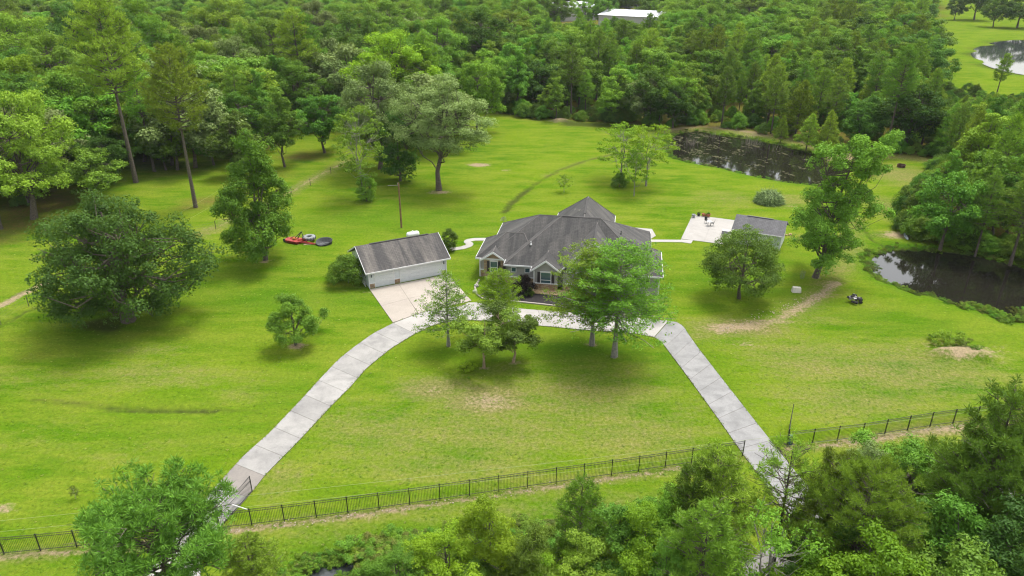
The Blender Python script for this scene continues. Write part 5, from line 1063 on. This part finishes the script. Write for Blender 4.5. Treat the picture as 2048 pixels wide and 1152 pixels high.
# find, for each kind, a tree that already stands in the scene and reuse its two meshes
def parts_of(kind):
    tm, cm, h0 = PR[kind]; a = b_ = None
    for ob in C.objects:
        if ob.type == 'MESH' and ob.data == tm: a = a or ob
        if ob.type == 'MESH' and ob.data == cm: b_ = b_ or ob
    return a, b_
mass = [('big', 'leaf'), ('big', 'leaf_fresh'), ('pine2', 'needle'), ('pine1', 'needle_dark'), ('broad1', 'leaf'), ('broad2', 'leaf_fresh'), ('tall1', 'leaf'), ('broad3', 'leaf_dark'), ('broad3', 'leaf_olive')]
protos = []
for k, mt in mass: a, b_ = parts_of(k); protos.append([(a, None), (b_, M[mt])])
pts = []
for X_, Y_, h, k, w in rest:
    ks = [i for i, q in enumerate(mass) if q[0] == k] or [0]; i = rw.choice(ks) if not (k == 'broad3' and X_ > 0) else 7
    if k == 'broad2' and rw.random() < .4: i = 4
    if Y_ > 290 and rw.random() < .38: i = rw.choice((0, 1, 0))
    s = h / PR[mass[i][0]][2]; w *= 1.3 if Y_ > 450 else 1.2 if Y_ > 290 else 1.08; pts.append((X_, Y_, 0, (s*w, s*w, s), i, rw.uniform(0, 6.28)))
scatter('distant_woodland', 'far wood reading as one mass of pines and broadleaf trees', pts, protos)
# undergrowth on the wood's edge and floor
_, bb = parts_of('bush'); _, bw = parts_of('weed'); up = []
for P, n, off in ((WOOD, 560, 2.2), (WOODR, 120, 1.4)):
    Q = resample(P + [P[0]], 3000)
    for _ in range(n * 6):
        q = Q[rw.randrange(len(Q))]; x = q[0] + rw.gauss(0, off); y = q[1] + rw.gauss(0, off) + 1.5; px, py = proj(x, y)
        if not (-50 < px < 2100 and y < 330) or not (inp(x, y - .8, P)) or any(inp(x, y, w_) for w_ in WATER): continue
        if 1500 < px < 1720 and py > 262 and rw.random() < .75: continue
        s = rw.uniform(.35, 1.15); up.append((x, y, ground_z(x, y) - .1, (s*1.1, s*1.1, s*rw.uniform(.8, 1.5)), rw.choice((0, 0, 1, 2)), rw.uniform(0, 6.28)))
for _ in range(2600):
    x = rw.uniform(-60, 150); y = rw.uniform(120, 330)
    if inp(x, y, WOOD) or inp(x, y, WOODR): s = rw.uniform(.4, 1.0); up.append((x, y, -.1, (s, s, s*rw.uniform(.8, 1.4)), rw.choice((0, 1, 1, 2)), rw.uniform(0, 6.28)))
for _ in range(2400):
    x = rw.uniform(-230, 0); y = rw.uniform(118, 330)
    if inp(x, y, WOODL) and rw.random() < (y - 95) / 120 and math.sin(x * .13 + 1) + math.sin(y * .11 + x * .05) > -.5: s = rw.uniform(.4, 1.15); up.append((x, y, -.1, (s, s, s*rw.uniform(.8, 1.5)), rw.choice((0, 1, 1, 2)), rw.uniform(0, 6.28)))
scatter('undergrowth', 'tangled undergrowth along the edge and floor of the wood', up, [[(bb, M['leaf'])], [(bb, M['leaf_dark'])], [(bb, M['leaf_fresh'])]])
# weeds on the water's edge and in the canal
wp = []
for P, n, tst in ((POND2, 480, lambda px, py: True), (POND1, 420, lambda px, py: True), (CANAL, 700, lambda px, py: True)):
    Q = resample(P + [P[0]], 2000)
    for _ in range(n):
        q = Q[rw.randrange(len(Q))]; o_ = rw.gauss(.45, .55); c_ = np.mean(P, axis=0); d_ = (q - c_) / np.linalg.norm(q - c_); x, y = q + d_ * o_
        px, py = proj(x, y); big = P is POND2 and py > 600 and px > 1930
        s = rw.uniform(.08, .27) * (2.0 if big else 1.0) * (1.5 if P is CANAL else 1); wp.append((x, y, ground_z(x, y) - .05, (s*1.5, s*1.5, s*1.3), rw.choice((0, 1, 2)), rw.uniform(0, 6.28)))
for _ in range(260):       # rank growth on the near canal bank
    px = rw.uniform(720, 1400); a = G(px, 1118 - (px - 600) * .10 + rw.uniform(-6, 26)); s = rw.uniform(.3, .9); wp.append((*a, -.1, (s*1.4, s*1.4, s), rw.choice((0, 1, 2)), rw.uniform(0, 6.28)))
scatter('bank_weeds', 'weeds and rank grass along the ponds and the canal', wp, [[(bw, M['leaf_fresh'])], [(bw, M['weed'])], [(bw, M['leaf'])]])
# pond surface growth and dead reeds
M['scum'] = simple('pond_scum', (.045, .050, .022), .9, .3, 2, col2=(.09, .085, .045)); M['scum'].node_tree.nodes['Principled BSDF'].inputs['Specular IOR Level'].default_value = .05
rg = np.random.default_rng(4); mb = MB(); cnt = 0
x0, x1 = min(p[0] for p in POND1), max(p[0] for p in POND1); y0, y1 = min(p[1] for p in POND1), max(p[1] for p in POND1)
while cnt < 800:
    x, y = rg.uniform(x0, x1), rg.uniform(y0, y1); px, py = proj(x, y, -.42); f = math.sin(x*.7 + 1.3)*math.sin(y*.55) + .5*math.sin(x*1.9+y*1.1)
    if not inp(x, y, POND1) or f < .15 + (px - 1400)/260 or rg.uniform() < .2: cnt += .02; continue
    n = 6; r_ = rg.uniform(.06, .30); p = [(x + r_*1.5*rg.uniform(.6, 1)*math.cos(k*6.283/n), y + r_*rg.uniform(.6, 1)*math.sin(k*6.283/n), -.405 + rg.uniform(0, .012)) for k in range(n)]
    mb.add(p, [tuple(range(n))]); cnt += 1
mb.build('pond_scum', M['scum'], kind='stuff', label='mats of brown green water weed on the rear pond')
mb = MB()
for px, py, n in ((1382, 290, 34), (1428, 276, 16), (1495, 288, 30), (1512, 291, 26), (1552, 300, 12), (1437, 262, 14), (1475, 272, 10)):
    x, y = G(px, py, -.4)
    for _ in range(n): a = x + rg.normal()*.7; b_ = y + rg.normal()*.5; mb.bar((a, b_, -.5), (a + rg.normal()*.35, b_ + rg.normal()*.2, rg.uniform(.4, 1.7)), .022, .01, 3)
mb.build('dead_reeds', simple('dead_reeds', (.36, .32, .24), .9), kind='stuff', label='bleached dead reeds standing in the rear pond')
# stray stones and litter on the dirt trail
mb = MB()
for _ in range(150):
    px = rg.uniform(1440, 1660); py = 662 - (px - 1440) * .36 + rg.normal() * 5; x, y = G(px, py); s = rg.uniform(.03, .10); mb.lathe([(s*.6, 0), (s, s*.4), (s*.4, s*.8)], 5, c=(x, y))
for _ in range(420):
    f = FENCE_M if rg.uniform() < .6 else FENCE_R; i = rg.integers(len(f) - 1); u = rg.uniform(); px = f[i][0]*(1-u) + f[i+1][0]*u; py = f[i][1]*(1-u) + f[i+1][1]*u + 7 + rg.normal()*4; x, y = G(px, py); s = rg.uniform(.03, .08); mb.lathe([(s*.6, 0), (s, s*.4), (s*.4, s*.8)], 5, c=(x, y))
mb.build('loose_stones', simple('pebbles', (.34,.28,.20), .9), kind='stuff', label='loose pale stones on the trail and along the fence')
# tufts over the lawn and along the concrete edges
M['tuft_a'] = leaf_mat('grass_tuft_bright', (.185, .300, .020), (.130, .235, .014), .4, .03); M['tuft_b'] = leaf_mat('grass_tuft_deep', (.150, .260, .016), (.110, .215, .012), .4, .03); M['tuft_c'] = leaf_mat('grass_tuft_straw', (.28, .29, .09), (.22, .24, .06), .4, .03)
tf = bpy.data.objects.new('tuft', PR['tuft'][1]); x, y = G(940, 760); link(tf); tf.location = (x, y, 0); tag(tf, 'tiny grass tuft on the lawn below the tan stemmed myrtle', None, None, 'stuff')
tp = []; rt = np.random.default_rng(77)
HARD = [ccw(GP(LD_L) + GP(LD_R)[::-1]), GP(RD_L) + GP(RD_R)[::-1], GP(XD_U) + GP(XD_L)[::-1], [tuple(p) for p in (pa, pb, pc, pd, pe)], [tuple(p) for p in (A1, B1, C1, D1)], GP([(735,580),(905,545),(880,460),(690,500)]), GP([(945,600),(1330,640),(1345,430),(940,470)]), POND1, POND2, CANAL, GP([(1455,500),(1570,512),(1590,440),(1465,420)])]
npt = 15000; yy = 36 + 130 * rt.uniform(size=npt) ** 1.5; xx = (rt.uniform(size=npt) - .5) * 1.62 * (yy + 8); bad = np.zeros(npt, bool)
for P in HARD: bad |= inside(xx, yy, P)
bad |= inside(xx, yy, WOODR)
qn = np.sin(xx * .31 + 2 * np.sin(yy * .13)) * np.sin(yy * .37 + 1.3 * np.sin(xx * .17)) + .6 * np.sin(xx * .9 + yy * .5)
for x, y, q in zip(xx[~bad], yy[~bad], qn[~bad]):
    k = 0 if q + rt.normal() * .6 > .3 else 1
    if rt.uniform() < .12: k = 2
    s_ = rt.uniform(.18, .6) * max(.25, min(1, (165 - y) / 70)); tp.append((x, y, ground_z(x, y) if abs(x) > 30 else 0, (s_ * 1.2, s_ * 1.2, s_ * .42), k, rt.uniform(0, 6.28)))
for L in (LD_L, LD_R, XD_U, XD_L, RD_L, RD_R):
    Q = resample(GP(L), 420)
    for q in Q:
        if rt.uniform() < .4: s_ = rt.uniform(.2, .5); tp.append((q[0] + rt.normal() * .06, q[1] + rt.normal() * .06, .03, (s_, s_, s_), int(rt.integers(0, 3)), rt.uniform(0, 6.28)))
scatter('lawn_tufts', 'uneven grass tufts over the lawn and along the drive edges', tp, [[(tf, M['tuft_a'])], [(tf, M['tuft_b'])], [(tf, M['tuft_c'])]])
# the air: far trees fade a little
hz = MB().box(-1500, 1500, -60, 2600, -3, 46).build('haze', M['trim'], kind='stuff', label='thin pale air between the camera and the far woods')
mh = bpy.data.materials.new('haze_air'); mh.use_nodes = True; t = mh.node_tree; t.nodes.remove(t.nodes['Principled BSDF'])
pv = t.nodes.new('ShaderNodeVolumePrincipled'); pv.inputs['Color'].default_value = (.88, .93, 1, 1); pv.inputs['Density'].default_value = .00006; t.links.new(pv.outputs[0], t.nodes['Material Output'].inputs['Volume'])
hz.data.materials.clear(); hz.data.materials.append(mh)
